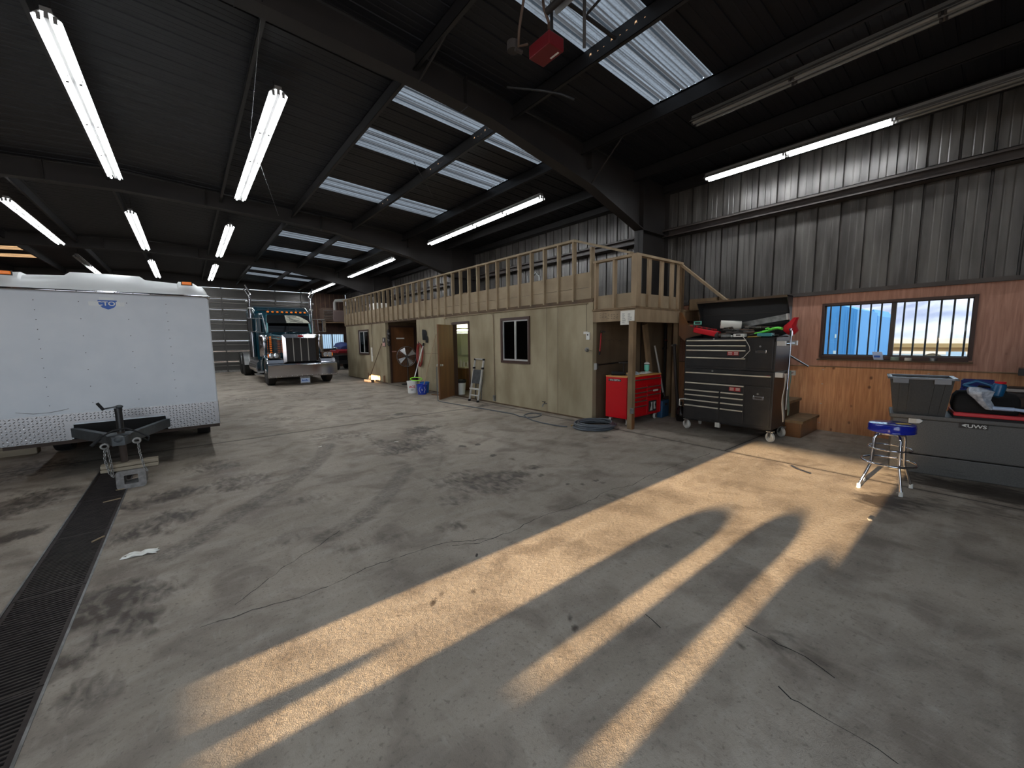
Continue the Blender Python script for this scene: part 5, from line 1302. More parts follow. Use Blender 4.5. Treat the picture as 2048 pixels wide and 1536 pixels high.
for i in range(9):
    x,y = r.uniform(6.7,7.15), 3.35-i*.14; t = thing('socket','steel socket lying loose on the chest tray','socket',(x,y,1.5),0,'loose sockets in the open chest')
    MB().lathe([(.012,0),(.018,.002),(.018,.04),(.012,.042),(.011,.02),(0,.02)],(x,y,1.50),12,None).build('socket','tool_steel' if i%2 else 'tool_dark',t,smooth=40)
t = thing('breaker_bar','long chrome breaker bar hanging at the chest end by the towel bars','breaker bar',(6.83,1.97,.6))
MB().tube([(6.86,1.985,1.62),(6.84,1.98,1.3),(6.80,1.975,.78)],.011,8).build('shaft','chrome',t,smooth=60)
MB().box((6.86,1.985,1.63),(.035,.035,.1)).bar((6.78,1.98,1.675),(6.95,1.99,1.675),.03,.035).build('head','chrome',t,bevel=.006)
MB().tube([(6.80,1.975,.8),(6.79,1.975,.5)],.015,8).build('grip','tool_steel',t)
def strap(nm, lb, x, w, z1, z0, mat, sway):
    t = thing(nm,lb,'strap',(x,2.0,z0)); m = MB(); n = 8
    m.loft([[(x+sway*math.sin(i/n*3)-w/2,1.985-.012*math.sin(i),z1+(z0-z1)*i/n),(x+sway*math.sin(i/n*3)+w/2,1.985-.012*math.sin(i+.6),z1+(z0-z1)*i/n),(x+sway*math.sin(i/n*3)+w/2,1.979-.012*math.sin(i+.6),z1+(z0-z1)*i/n),(x+sway*math.sin(i/n*3)-w/2,1.979-.012*math.sin(i),z1+(z0-z1)*i/n)] for i in range(n+1)])
    m.build('webbing',mat,t,smooth=60)
strap('hanging_strap','pale grey strap hanging from the towel bar on the cabinet end',6.71,.055,1.04,.33,'strap_grey',-.02)
strap('hanging_strap','greenish strap hanging right of the pale one on the cabinet end',6.89,.06,1.07,.40,'strap_green',.03)

# ---------------------------------------------------------------- red cabinet under the landing (front faces -y)
RXa,RXb,RY,RYb = 6.17,7.28,4.3,4.76
t = thing('red_tool_cabinet','red tool cabinet with wood top under the stair landing','tool cabinet',(6.72,4.53,0))
MB().bb(RXa,RXb,RY,RYb,.125,.875).build('body','red_paint',t,bevel=.006)
MB().bb(RXa-.005,RXb+.005,RY-.01,RYb,.875,.9).build('worktop','maple_top',t,bevel=.004)
MB().bb(RXa-.004,RXa,4.42,4.70,.80,.842).build('depth_label','tool_dark',t)
text('lettering','18 in DEPTH',.037,(RXa-.006,4.56,.821),(PI/2,0,-PI/2),'white_decal',t,ext=.0006,sx=1.05)
m = MB()
for s in (-1,1): m.add([(RXa-.006,4.56+s*.127,.821),(RXa-.006,4.56+s*.118,.829),(RXa-.006,4.56+s*.118,.813)],[(0,1,2)])
m.build('arrow_mark','white_decal',t)
def rd(x0,x1,z0,z1):
    o = MB().bb(x0,x1,RY-.012,RY,z0,z1).build('drawer','red_paint',t,bevel=.004)
    MB().bb(x0+.005,x1-.005,RY-.03,RY-.012,z1-.026,z1-.006).build('handle','tool_brown',o,bevel=.004)
rd(6.2,7.25,.70,.83)
for z1,z0 in ((.675,.60),(.59,.52),(.51,.44),(.43,.345),(.335,.17)): rd(6.2,6.79,z0,z1)
for z1,z0 in ((.675,.61),(.60,.53),(.52,.45)): rd(6.81,7.25,z0,z1)
o = MB().bb(6.81,7.25,RY-.012,RY,.17,.44).build('door','red_paint',t,bevel=.004)
MB().bb(6.79,6.81,RY-.016,RY,.15,.69).bb(7.25,7.272,RY-.016,RY,.15,.84).build('front_post','red_cloth',t)
o2 = MB().bb(6.86,7.13,RY-.0145,RY-.012,.18,.39).build('photo_label','tool_dark',o)
MB().prism([(6.9,.2),(6.95,.3),(6.93,.36),(6.99,.36),(6.98,.3),(6.99,.2)],'y',RY-.016,RY-.0145).prism([(7.03,.22),(7.02,.36),(7.09,.36),(7.07,.3),(7.1,.22)],'y',RY-.016,RY-.0145).build('label_drawing','strap_grey',o2)
MB().prism(rr(6.97,7.14,.565,.6,.012,3),'y',RY-.034,RY-.031).build('name_badge','strap_grey',t)
for x,y,a in ((6.22,4.68,.3),(6.27,4.36,.8),(7.2,4.36,.2),(7.2,4.68,.3)):
    o = MB().lathe([(.015,-.02),(.05,-.022),(.058,-.012),(.058,.012),(.05,.022),(.015,.02)],(x,y,.058),20,Rz(a)@Rx(PI/2)).build('caster','strap_grey',t,smooth=35)
    MB().lathe([(.0,-.024),(.036,-.024),(.036,.024),(0,.024)],(x,y,.058),16,Rz(a)@Rx(PI/2)).bb(x-.03,x+.03,y-.03,y+.03,.112,.125).build('hub','tool_dark',o)
t = thing('mint_tumbler','mint green tumbler with white lid on the red cabinet','tumbler',(7.07,4.48,.9))
MB().lathe([(.034,0),(.036,.05),(.048,.06),(.05,.16),(.046,.165),(0,.165)],(7.07,4.48,.9),20).build('cup','mint',t,smooth=35)
MB().lathe([(.052,.163),(.053,.172),(.05,.174)],(7.07,4.48,.9),20).build('seal_band','black_rubber',t)
MB().lathe([(.051,.174),(.052,.19),(.04,.2),(.02,.215),(0,.216)],(7.07,4.48,.9),20).build('lid','white_plastic',t,smooth=35)
t = thing('valve_wheel','dark hand wheel tool standing on the red cabinet','valve wheel',(6.38,4.52,.9))
MB().lathe([(.03,0),(.03,.02),(.012,.03),(.012,.2),(.02,.22)],(6.38,4.52,.9),14).build('stem','tool_dark',t,smooth=35)
m = MB().tube([(6.38+.085*math.cos(a),4.52+.085*math.sin(a),1.13) for a in [2*PI*i/20 for i in range(20)]],.012,8,closed=True)
for a in (0,2.1,4.2): m.bar((6.38,4.52,1.12),(6.38+.085*math.cos(a),4.52+.085*math.sin(a),1.13),.015,.012)
m.build('wheel','tool_dark',t,smooth=50)
t = thing('torque_bottle','black bottle lying on the near left corner of the red cabinet','bottle',(6.25,4.6,.9))
MB().cyl((6.2,4.66,.94),(6.32,4.5,.935),.035,n=16).cyl((6.32,4.5,.935),(6.36,4.45,.935),.02,n=12).build('body','black_rubber',t,smooth=40); MB().cyl((6.36,4.45,.935),(6.375,4.43,.935),.022,n=12).build('cap','brass',t)
t = thing('rag_pile','blue and white rag on the red cabinet behind the post','rag',(6.6,4.5,.9))
MB().loft([[(6.6+a*w,4.48+b*w*.5,z) for a,b in ((-1,0),(-.6,.8),(.2,1),(.9,.6),(1,-.3),(.3,-1),(-.6,-.8))] for z,w in ((.9,.2),(.93,.17),(.955,.1),(.965,.04))]).build('cloth','bag_clear',t,smooth=60)
t = thing('folded_papers','white papers beside the mint tumbler','papers',(6.92,4.45,.9))
MB().box((6.92,4.44,.91),(.24,.16,.012),Rz(.3)).box((6.98,4.42,.925),(.2,.1,.006),Rz(-.2)@Rx(.15)).build('sheets','white_paper',t)

for n_ in ('red_tool_cabinet','mint_tumbler','valve_wheel','torque_bottle','rag_pile','folded_papers'):
    o = bpy.data.objects[n_]; o.location.x -= .14; o.location.y -= .10

# ---------------------------------------------------------------- things stored right of the red cabinet
tag(MB().box((7.0,4.42,1.36),(.13,.045,.98),Ry(-.22)).build('leaning_board','wood_old'),'thick grey board leaning under the landing behind the red cabinet','board')
tag(MB().bb(7.78,7.86,4.36,4.45,0,1.87).build('wood_post','wood_old'),'wooden stud standing against the end wall under the landing','post')
t = thing('shovel','long shovel leaning against the wall right of the mint tumbler','shovel',(7.6,4.4,.3))
MB().tube([(7.42,4.52,1.42),(7.5,4.47,1.0),(7.62,4.42,.45)],.018,8).build('handle','strap_grey',t,smooth=60)
MB().tube([(7.62,4.42,.45),(7.64,4.39,.36)],.022,8).build('socket','tool_dark',t); MB().loft([[(7.64+a*.11,4.37+b*.03-i*.01,z) for a,b in ((-1,0),(0,.6),(1,0),(0,-.2))] for i,(z) in enumerate((.37,.2,.06))]).build('blade','tool_dark',t)
t = thing('blue_case','blue upright tool case on the floor right of the red cabinet','case',(7.33,4.1,0))
MB().box((7.34,4.25,.17),(.34,.11,.34),Rz(.15)).build('shell','container_blue_dark',t,bevel=.015)
MB().tube([(7.24,4.23,.33),(7.26,4.23,.365),(7.4,4.25,.365),(7.42,4.26,.33)],.01,8).build('handle','black_rubber',t); MB().box((7.35,4.19,.26),(.12,.01,.04),Rz(.15)).build('latch','tool_dark',t)
t = thing('dark_jug','dark glass jug on the floor left of the black tool cabinet','jug',(7.2,3.78,0))
MB().lathe([(.075,0),(.085,.03),(.085,.18),(.06,.25),(.025,.29),(.022,.34)],(7.2,3.80,0),18).build('body','bottle_dark',t,smooth=35); MB().cyl((7.2,3.8,.34),(7.2,3.8,.37),.026,n=12).build('cap','black_rubber',t)
t = thing('floor_jack_handle','tall dark steel pole leaning beside the black tool cabinet','pole',(7.3,3.9,0))
MB().tube([(7.28,4.02,1.43),(7.3,3.98,.8),(7.33,3.9,.0)],.03,10).build('pole','tool_dark',t,smooth=60); MB().tube([(7.22,4.03,1.43),(7.34,4.02,1.44)],.02,8).build('cross_grip','tool_steel',t)
t = thing('wall_rack','dark bar rack with rusty hooks on the wall under the landing','rack',(7.9,4.2,1.2))
MB().bar((7.75,4.53,1.36),(8.15,4.53,1.36),.03,.03).bar((7.75,4.5,1.5),(8.15,4.5,1.5),.03,.03).bar((7.85,4.53,0),(7.85,4.53,1.85),.04,.04).build('bar','black_paint',t); MB().bar((7.75,4.48,1.53),(8.15,4.48,1.53),.02,.02).build('hook','red_hose',t)

# ---------------------------------------------------------------- blue stool
SX,SY = 5.5,.665
t = thing('bar_stool','round blue vinyl stool with chrome legs in the sun patch','stool',(SX,SY,0))
MB().lathe([(.155,.60),(.178,.603),(.183,.615),(.184,.665),(.178,.682),(.16,.688),(0,.692)],(SX,SY,0),40).build('seat','blue_vinyl',t,smooth=50)
MB().lathe([(.1845,.606),(.186,.612),(.1845,.618)],(SX,SY,0),40).build('seat_piping','blue_vinyl',t)
MB().lathe([(.11,.575),(.12,.585),(.12,.60),(0,.6)],(SX,SY,0),24).build('swivel_plate','chrome',t)
m = MB(); 
for a in (.3,.5): pass
MB().prism([(SX-.06,SY-.05),(SX+.0,SY-.14),(SX+.05,SY-.11),(SX-.01,SY-.02)],'z',.6925,.694).build('logo_patch','yellow_label',t)
MB().prism([(SX-.02,SY-.01),(SX+.04,SY-.1),(SX+.06,SY-.08),(SX+.0,SY+.01)],'z',.6935,.695).build('logo_print','tool_dark',t)
LG = ((-.19,.17),(-.16,-.17+.02),(.19,.155),(.19,-.155))
for dx,dy in ((-.17,.19),(-.18,-.13),(.12,.2),(.20,-.16)):
    k = Vector((dx,dy,0)); u = k.normalized()
    pts = [Vector((SX,SY,.575))+u*.05, Vector((SX,SY,.575))+u*.10, Vector((SX,SY,.565))+u*.13, Vector((SX,SY,.53))+u*.15, Vector((SX,SY,.40))+u*.155, Vector((SX,SY,.26))+u*.165, Vector((SX,SY,.0))+k+Vector((0,0,.03))]
    o = MB().tube(pts,.0125,10).build('leg','chrome',t,smooth=60)
    f = Vector((SX,SY,0))+k; MB().cyl(f,f+Vector((0,0,.045)),.017,.015,n=12).build('foot_cap','white_plastic',o)
def ringm(r,z,w): return MB().tube([(SX+r*math.cos(a),SY+r*math.sin(a),z) for a in [2*PI*i/40 for i in range(40)]],w,8,closed=True)
ringm(.165,.43,.009).build('upper_ring','chrome',t,smooth=60); ringm(.21,.285,.011).build('foot_ring','chrome',t,smooth=60)

# ---------------------------------------------------------------- dark truck box with bins on it (own frame: y along its front to the camera, x into it)
BA = (6.33,.763,0); BRZ = math.atan2(-(.155),.994)  # turned a little
# local frame: +y runs toward the left end, -y toward the camera side; front at x=0
BRZ = math.atan2(.155,.994)
t = thing('truck_tool_box','long dark grey truck tool box with white logo at the right edge','truck box',BA,BRZ)
Lb = 1.55; Db = .5
MB().bb(.02,Db,-Lb,0,.0,.215).build('base_section','box_grey',t,local=True,bevel=.01)
MB().bb(.0,Db+.01,-Lb,.005,.225,.63).build('body','box_grey',t,local=True,bevel=.012)
MB().bb(-.025,Db+.02,-Lb-.01,.03,.63,.675).build('lid','box_grey',t,local=True,bevel=.008)
MB().bb(-.004,.0,-.42,-.6,.06,.085).bb(-.004,0,-.62,-.42,.055,.06).build('step_slot','box_grey',t,local=True)
o = MB().prism([(-.125,.57),(-.125,.645),(-.2,.645),(-.25,.612),(-.22,.575)],'x',-.022,0).build('latch','alu',t,local=True,bevel=.006)
MB().prism(rr(-.19,-.14,.585,.632,.008,3),'x',-.026,-.022).build('latch_paddle','strap_grey',o,local=True,bevel=.003)
b = MB().bb(-.003,0,-.725,-.515,.572,.626).build('badge','tool_dark',t,local=True)
text('lettering','UWS',.05,(-.0045,-.645,.598),(PI/2,0,-PI/2),'white_decal',b,ext=.0008,sx=1.25)
MB().prism([(-.535,.603),(-.56,.618),(-.583,.616),(-.572,.606),(-.562,.6),(-.575,.583),(-.553,.592)],'x',-.005,-.003).build('wing_mark','white_decal',b,local=True)
T0 = Matrix.Translation(BA)@Matrix.Rotation(BRZ,4,'Z')
def bw(x,y,z): return tuple(T0 @ Vector((x,y,z)))
t = thing('storage_tote','dark grey plastic tote standing open on the truck box','tote',bw(0,0,.676),BRZ)
def rect(x0,x1,y0,y1,z): return [(x0,y0,z),(x1,y0,z),(x1,y1,z),(x0,y1,z)]
m = MB(); z0 = 0; hT = .405
outr = [rect(.035,.40,-.41,.0,z0),rect(.0,.45,-.455,.05,hT)]
inn = [rect(.01,.44,-.445,.04,hT),rect(.045,.39,-.40,-.01,z0+.012)]
m.loft(outr+inn).build('tub','tote_grey',t,local=True)
m = MB()
for y in (-.02,-.1,-.30,-.38): m.bar((.033,y*.9-.02,.0),(-.002,y-.0-.02,hT-.05),.02,.012,up=(1,0,0))
m.build('rib','tote_grey',t,local=True)
rim = MB()
for (a,b_,c,d) in ((-.03,.012,-.485,.075),(.44,.48,-.485,.075),(-.03,.48,-.485,-.445),(-.03,.48,.035,.075)): rim.bb(a,b_,c,d,hT-.005,hT+.016)
rim.bb(-.032,-.026,-.1,.03,hT-.05,hT).bb(-.032,-.026,-.43,-.3,hT-.05,hT).build('rim','tote_rim_sheen',t,local=True,bevel=.004)
t = thing('red_tray','red edged tray lying on the truck box right of the tote','tray',bw(0,0,.676),BRZ)
MB().bb(-.0,.45,-1.5,-.47,.02,.062).build('tray','tray_red',t,local=True,bevel=.01)
MB().bb(.0,.45,-1.5,-.47,.0,.02).build('base','black_rubber',t,local=True)
t = thing('black_bag','black fabric tool bag on the red tray beside the tote','bag',bw(.2,-.7,.74),BRZ)
m = MB().loft([[(.0+a*w,-.0+b*l,z) for a,b in ((-1,-.9),(-.8,-1),(.8,-1),(1,-.9),(1,.9),(.8,1),(-.8,1),(-1,.9))] for z,w,l in ((0,.16,.22),(.06,.175,.235),(.16,.16,.225),(.21,.11,.2),(.225,.05,.12))])
m.build('bag','fabric_black',t,local=True,smooth=60)
MB().tube([(-.05,-.15,.2),(-.06,-.1,.27),(-.06,.05,.28),(-.05,.12,.2)],.012,8).build('handle','fabric_black',t,local=True,smooth=60)
t = thing('black_jacket','dark folded cloth right of the black bag on the red tray','cloth',bw(.18,-1.22,.74),BRZ)
MB().loft([[(a*w,b*l,z) for a,b in ((-1,-.7),(-.5,-1),(.6,-1),(1,-.5),(.9,.6),(.3,1),(-.6,.9),(-1,.4))] for z,w,l in ((0,.17,.26),(.05,.18,.27),(.10,.15,.22),(.14,.08,.12))]).build('cloth','fabric_black',t,local=True,smooth=60)
t = thing('grease_gun','blue grip tool wrapped in a clear plastic bag leaning on the black bag','tool',bw(-.045,-.66,.8),BRZ)
MB().tube([(-.01,.15,.24),(-.015,.06,.29),(-.015,-.04,.25),(-.01,-.07,.2)],.014,8).tube([(-.01,.15,.24),(-.01,.05,.215),(-.01,-.05,.19)],.012,8).build('grip','bottle_blue',t,local=True,smooth=60)
MB().lathe([(.02,0),(.045,.02),(.05,.12),(.042,.14),(0,.145)],(-.01,-.08,.13),14,Rx(.15)).build('body','bottle_blue',t,local=True,smooth=40)
MB().lathe([(.038,0),(.04,.02),(0,.022)],(-.01,-.10,.27),14).build('red_cap','red_cloth',t,local=True)
m = MB().loft([[(-.03+a*w,c+b*w*1.1,z) for a,b in ((-1,0),(-.5,.9),(.4,1),(1,.2),(.6,-.8),(-.4,-1))] for z,w,c in ((.0,.03,-.05),(.05,.045,-.02),(.10,.05,.01),(.15,.075,.03),(.19,.085,.03),(.225,.04,.07))])
m.build('plastic_bag','bag_clear',t,local=True,smooth=50)
MB().tube([(-.05,-.06,.02),(-.055,-.2,.02)],.02,10).tube([(-.055,-.2,.02),(-.05,-.3,.01),(-.05,-.42,-.01)],.016,10).build('nozzle_tube','plate_white',t,local=True,smooth=50)
MB().tube([(-.05,-.40,-.008),(-.05,-.47,-.02)],.017,10).build('orange_tip','sign_orange',t,local=True)
t = thing('work_bench','dark cluttered bench behind the truck box against the wall','bench',(7.55,-.3,0))
MB().bb(7.2,8.1,-1.6,.32,.86,.9).build('bench_top','tool_dark',t)
for x,y in ((7.25,.27),(8.05,.27),(7.25,-1.5),(8.05,-1.5)): MB().bb(x-.04,x+.04,y-.04,y+.04,0,.86).build('leg','wood_dark',t)
MB().bb(7.22,7.24,-1.6,.32,.74,.86).build('apron','tool_brown',t)
t = thing('blue_basket','blue slotted plastic basket on the bench behind the tote','basket',(7.4,.2,.9))
m = MB(); m.bb(7.3,7.55,.06,.3,.9,.91)
for i in range(9):
    for j in range(3): m.box((7.3-.0,.07+i*.028,.93+j*.032),(.006,.012,.018)); m.box((7.55,.07+i*.028,.93+j*.032),(.006,.012,.018))
m.bb(7.292,7.3,.05,.31,1.0,1.02).bb(7.292,7.3,.05,.31,.9,.92).bb(7.55,7.558,.05,.31,.9,1.02).bb(7.3,7.55,.3,.308,.9,1.02).bb(7.3,7.55,.05,.058,.9,1.02)
m.build('basket','basket_blue',t)
t = thing('bench_vise','dark steel vise on the bench at the right picture edge','vise',(7.45,-.3,.9))
MB().bb(7.35,7.55,-.42,-.24,.9,.97).bb(7.38,7.52,-.38,-.34,.97,1.1).bb(7.38,7.52,-.28,-.24,.97,1.1).build('jaw','tool_dark',t,bevel=.01)
MB().cyl((7.45,-.42,1.02),(7.45,-.58,1.02),.02,n=10).cyl((7.34,-.57,1.02),(7.58,-.57,1.02),.012,n=8).build('screw','tool_steel',t)
t = thing('drill_press_column','dark upright tool column on the bench at the right edge','machine',(7.75,-.28,.9))
MB().cyl((7.75,-.22,.9),(7.75,-.22,1.35),.04,n=14).bb(7.62,7.88,-.36,-.06,.9,.93).bb(7.6,7.9,-.32,-.12,1.08,1.16).build('column','black_paint',t)
MB().bb(7.55,7.62,-.30,-.22,1.0,1.1).bb(7.52,7.6,-.36,-.28,1.03,1.07).build('bracket','galv',t)
tag(MB().bar((7.3,.0,.93),(7.34,-.5,.93),.05,.03).build('steel_bar','tool_steel'),'grey steel bar lying along the front of the bench','bar')
tag(MB().lathe([(.0,0),(.03,.0),(.034,.012),(.03,.024),(0,.026)],(7.36,.03,.9),16).build('brass_disc','brass',smooth=40),'small yellow round cap beside the blue basket','cap')
# window sill clutter
t = thing('wipes_pack','blue and white soft pack leaning in the barred window corner','pack',(8.14,1.2,1.215))
MB().loft([[(8.14+a*w,1.2+b*.055+(z-1.22)*.25,z) for a,b in ((-1,-1),(1,-1),(1,1),(-1,1))] for z,w in ((1.205,.03),(1.25,.035),(1.30,.02),(1.325,.004))]).build('pack','plate_white',t,smooth=30); MB().box((8.10,1.215,1.255),(.004,.07,.03),Ry(.1)).build('print','blue_decal',t)
for i,(y,w,h,mt,lb) in enumerate(((1.02,.1,.045,'strap_green','pale grey jar lid on the window sill right of the centre post'),(.88,.08,.035,'strap_grey','small grey tin next to the pale lid on the window sill'),(.63,.08,.04,'galv','grey metal tin alone on the right part of the window sill'))):
    tag(MB().lathe([(w/2,0),(w/2,h),(w*.45,h+.006),(0,h+.006)],(8.135,y,1.202),14).build('small_tin',mt,smooth=35),lb,'tin')
struct(MB().bb(8.09,8.185,.26,1.96,1.18,1.2).build('trim_7','wood_dark'))
# ---------------------------------------------------------------- things along the office front (office frame)
t = thing('step_ladder','folded aluminium step ladder with grey tread leaning by the bathroom door','ladder',FR,RZ)
for s,x0,x1,w in ((3.46,-.24,-.03,.02),(3.84,-.24,-.03,.02)):
    MB().bar((x0,s,.05),(x1,s,1.08),.028,.045,up=(1,0,0)).build('rail','white_alu',t,local=True,bevel=.004)
    MB().box((x0-.005,s,.025),(.06,.04,.05)).build('rubber_foot','black_rubber',t,local=True)
    MB().box((-.075,s,.86),(.06,.05,.05)).box((-.035,s,1.08),(.05,.045,.045)).build('joint','black_rubber',t,local=True,bevel=.006)
MB().bar((-.035,3.46,1.09),(-.035,3.84,1.09),.03,.03).build('handle','white_alu',t,local=True)
MB().box((-.125,3.66,.64),(.03,.34,.36),Ry(.2)).build('platform','tongue_grey',t,local=True,bevel=.006)
MB().box((-.2,3.66,.33),(.07,.38,.035)).box((-.215,3.66,.16),(.035,.36,.03)).build('tread','white_alu',t,local=True,bevel=.004)
for s in (3.52,3.78): MB().bar((-.1,s,.05),(-.05,s,.8),.022,.03,up=(1,0,0)).build('rear_rail','galv',t,local=True)

t = thing('pedestal_fan','round silver pedestal fan in the doorway recess','fan',loc2w(.42,8.75,0))
fc = Vector(loc2w(.36,8.75,1.02)); fw = Vector((-.72,-.69,.05)).normalized(); R3 = fw.to_track_quat('Z','Y').to_matrix()
m = MB()
for k in range(1,9): 
    r = .045*k; m.tube([fc+R3@Vector((r*math.cos(a),r*math.sin(a),.06*(1-(r/.37)**2))) for a in [2*PI*i/28 for i in range(28)]],.0028,4,closed=True)
for k in range(22):
    a = 2*PI*k/22; m.tube([fc+R3@Vector((r*math.cos(a),r*math.sin(a),.06*(1-(r/.37)**2))) for r in (.03,.2,.365)],.0025,4)
m.build('front_grille','galv',t)
m = MB().tube([fc+R3@Vector((.365*math.cos(a),.365*math.sin(a),0)) for a in [2*PI*i/36 for i in range(36)]],.012,6,closed=True); m.build('rim','galv',t,smooth=60)
m = MB()
for k in range(4):
    a = 2*PI*k/4+.6
    pts = [fc+R3@Vector((r*math.cos(a+da),r*math.sin(a+da),z)) for r,da,z in ((.05,-.3,-.02),(.34,-.35,-.04),(.34,.25,.0),(.05,.3,.01))]
    m.add(pts,[(0,1,2,3)])
m.build('blade','alu',t)
MB().cyl(fc-fw*.12,fc+fw*.02,.07,.05,n=16).build('motor','tool_dark',t,smooth=40)
MB().cyl((fc.x+.05,fc.y+.05,.03),(fc.x+.05,fc.y+.05,.95),.018,n=12).cyl((fc.x+.05,fc.y+.05,.62),(fc.x+.05,fc.y+.05,.68),.03,n=10).build('pole','tool_dark',t)
MB().lathe([(.24,0),(.24,.02),(.05,.05),(0,.05)],(fc.x+.05,fc.y+.05,0),24).build('base','black_paint',t)

t = thing('red_hose','coiled red hose hanging on the tan wall between fan and door','hose',FR,RZ)
m = MB(); r = random.Random(5)
for k in range(6):
    w, h = .15+.018*(k%3)+r.uniform(-.01,.01), .30+.015*k
    m.tube([(-.03-.012*k*.7+.01*math.sin(3*a), 6.9+w*math.cos(a)*(1+.15*math.sin(a)), 1.15-.02*(k%2)+h*math.sin(a)) for a in [2*PI*i/28 for i in range(28)]],.014,8,closed=True)
m.build('coil','red_hose',t,local=True,smooth=60)
MB().bar((-.003,6.9,1.47),(-.09,6.9,1.47),.03,.02).bar((-.09,6.9,1.47),(-.09,6.9,1.56),.03,.012).build('hook','tool_dark',t,local=True)
t = thing('baseball_cap','black cap hanging high on the tan wall right of the red hose','cap',FR,RZ)
MB().loft([[(-.02-d,6.58+a*w,z+b*.02) for a,b,d in ((-1,0,.0),(-.5,.4,.06),(.3,.5,.08),(1,0,.02),(.3,-.4,0))] for z,w in ((1.60,.05),(1.68,.09),(1.78,.13),(1.86,.11),(1.92,.05))]).build('cap','black_rubber',t,local=True,smooth=60)
MB().loft([[(-.03-d,6.44+a*.05,z) for a,d in ((-1,0),(0,.05),(1,.01))] for z in (1.52,1.62,1.72)]).build('brim','black_rubber',t,local=True,smooth=60)

def bucket(name, label, s, d, r0, r1, h, mat, square=False):
    p = Vector(loc2w(d,s,0)); t = thing(name,label,'bucket',p)
    pr = [(r0,0),(r1,h*.92),(r1+.008,h*.92),(r1+.01,h),(r1-.004,h),(r0-.006,.01),(0,.01)]
    MB().lathe(pr,p,8 if square else 28,a0=PI/8).build('tub',mat,t,smooth=35 if not square else 0)
    return t,p
t,p = bucket('white_bucket','white pail with red lettering standing by the red hose','6' and 6.42,-.60,.125,.15,.37,'white_plastic')
dd = Vector((-p.x,-p.y,0)).normalized(); ang = math.atan2(dd.y,dd.x)
text('lettering','ACE',.095,p+dd*.142+Vector((0,0,.2)),(PI/2,0,ang+PI/2),'red_paint',t,ext=.001)
m = MB(); sd = Vector((-dd.y,dd.x,0))
for i in range(3): m.box(p+dd*.137+Vector((0,0,.125-.018*i)),(.002,.09-.015*i,.006),Rz(ang))
m.build('small_print','tool_dark',t)
t,p = bucket('blue_bucket','lighter blue pail half hidden between the white and dark blue pails',6.2,-.29,.11,.14,.33,'blue_plastic_b')
t,p = bucket('square_bucket','dark blue pail with white side marks in front of the others',5.93,-.52,.125,.155,.30,'blue_plastic',True)
dd = Vector((-p.x,-p.y,0)).normalized(); ang = math.atan2(dd.y,dd.x); sd = Vector((-dd.y,dd.x,0))
m = MB()
for s in (-1,1): m.tube([p+dd*.13+sd*s*.055+Vector((0,0,.24)),p+dd*.135+sd*s*.085+Vector((0,0,.15)),p+dd*.118+sd*s*.05+Vector((0,0,.05))],.006,5)
m.box(p+dd*.138+Vector((0,0,.15)),(.004,.03,.05),Rz(ang))
m.build('white_mark','white_decal',t)
t = thing('lime_squeegee','white pole with lime green head resting on the pails','squeegee',loc2w(-.4,6.4,.4))
a, b = Vector(loc2w(-.06,6.66,1.42)), Vector(loc2w(-.5,6.45,.45))
MB().tube([a,b],.016,10).build('pole','white_alu',t); MB().tube([a+(a-b)*.01,a+(a-b)*.09],.024,10).build('grip','black_rubber',t)
MB().tube([b,b+Vector((-.03,.0,-.07))],.02,10).build('socket','black_rubber',t)
c = Vector(loc2w(-.52,6.3,.415)); rr_ = [c+Vector((.10*math.cos(q)*.7+.05*math.cos(q),-.16*math.cos(q)*.9,.05*math.sin(q)+.015)) for q in [2*PI*i/20 for i in range(20)]]
MB().tube(rr_,.014,8,closed=True).build('frame','lime',t,smooth=60)
t = thing('mop','wooden mop handle standing in the dark blue pail against the wall','mop',loc2w(-.4,5.95,.1))
MB().tube([loc2w(-.02,5.88,1.78),loc2w(-.5,5.93,.14)],.014,8).build('handle','wood_new',t); MB().ball(loc2w(-.5,5.93,.12),.05,10,6).build('head','strap_grey',t)
t = thing('push_broom','push broom leaning on the tan wall in the sunlit spot','broom',loc2w(-.3,10.5,0))
a, b = Vector(loc2w(-.02,10.03,1.5)), Vector(loc2w(-.36,10.62,.1))
MB().tube([a,b],.013,8).build('handle','wood_dark',t)
q = math.atan2(.32,-1.0); 
MB().box(b+Vector((0,0,-.02)),(.07,.62,.05),Rz(.22)).build('block','tool_dark',t,bevel=.008)
MB().box(b+Vector((0,0,-.07)),(.06,.60,.05),Rz(.22)).build('bristles','tool_brown',t)
MB().bar(b+Vector((0,0,.0)),b+Vector((.02,-.06,.22)),.01,.01).bar(b+Vector((0,.12,.0)),b+Vector((.03,-.05,.22)),.008,.008).build('brace','galv',t)
tag(MB().box(loc2w(-.3,5.43,.012),(.1,.35,.02),Rz(.4)).build('wood_offcut','door_wood'),'flat brown wood offcut on the floor behind the open door','offcut')
t = thing('long_sign','narrow white sign strip on the tan wall beside the far office window','sign',FR,RZ)
MB().bb(-.004,0,11.05,11.22,.78,1.34).build('sheet','white_paper',t,local=True)
m = MB()
for i in range(9): m.bb(-.006,-.004,11.08,11.19,.83+i*.055,.85+i*.055)
m.build('print_line','strap_grey',t,local=True)
t = thing('notice_sign','dark framed notice with pink lower half by the recess corner','sign',FR,RZ)
MB().bb(-.01,0,9.70,9.98,1.38,1.72).build('board','tool_dark',t,local=True); MB().bb(-.012,-.01,9.76,10.0,1.4,1.53).build('panel','pink_sign',t,local=True)
MB().bb(-.012,-.01,9.86,9.9,1.58,1.68).build('mark','white_paper',t,local=True)
t = thing('hanging_gear','bundle of dark gear hanging at the recess corner above the notice','gear',FR,RZ)
m = MB()
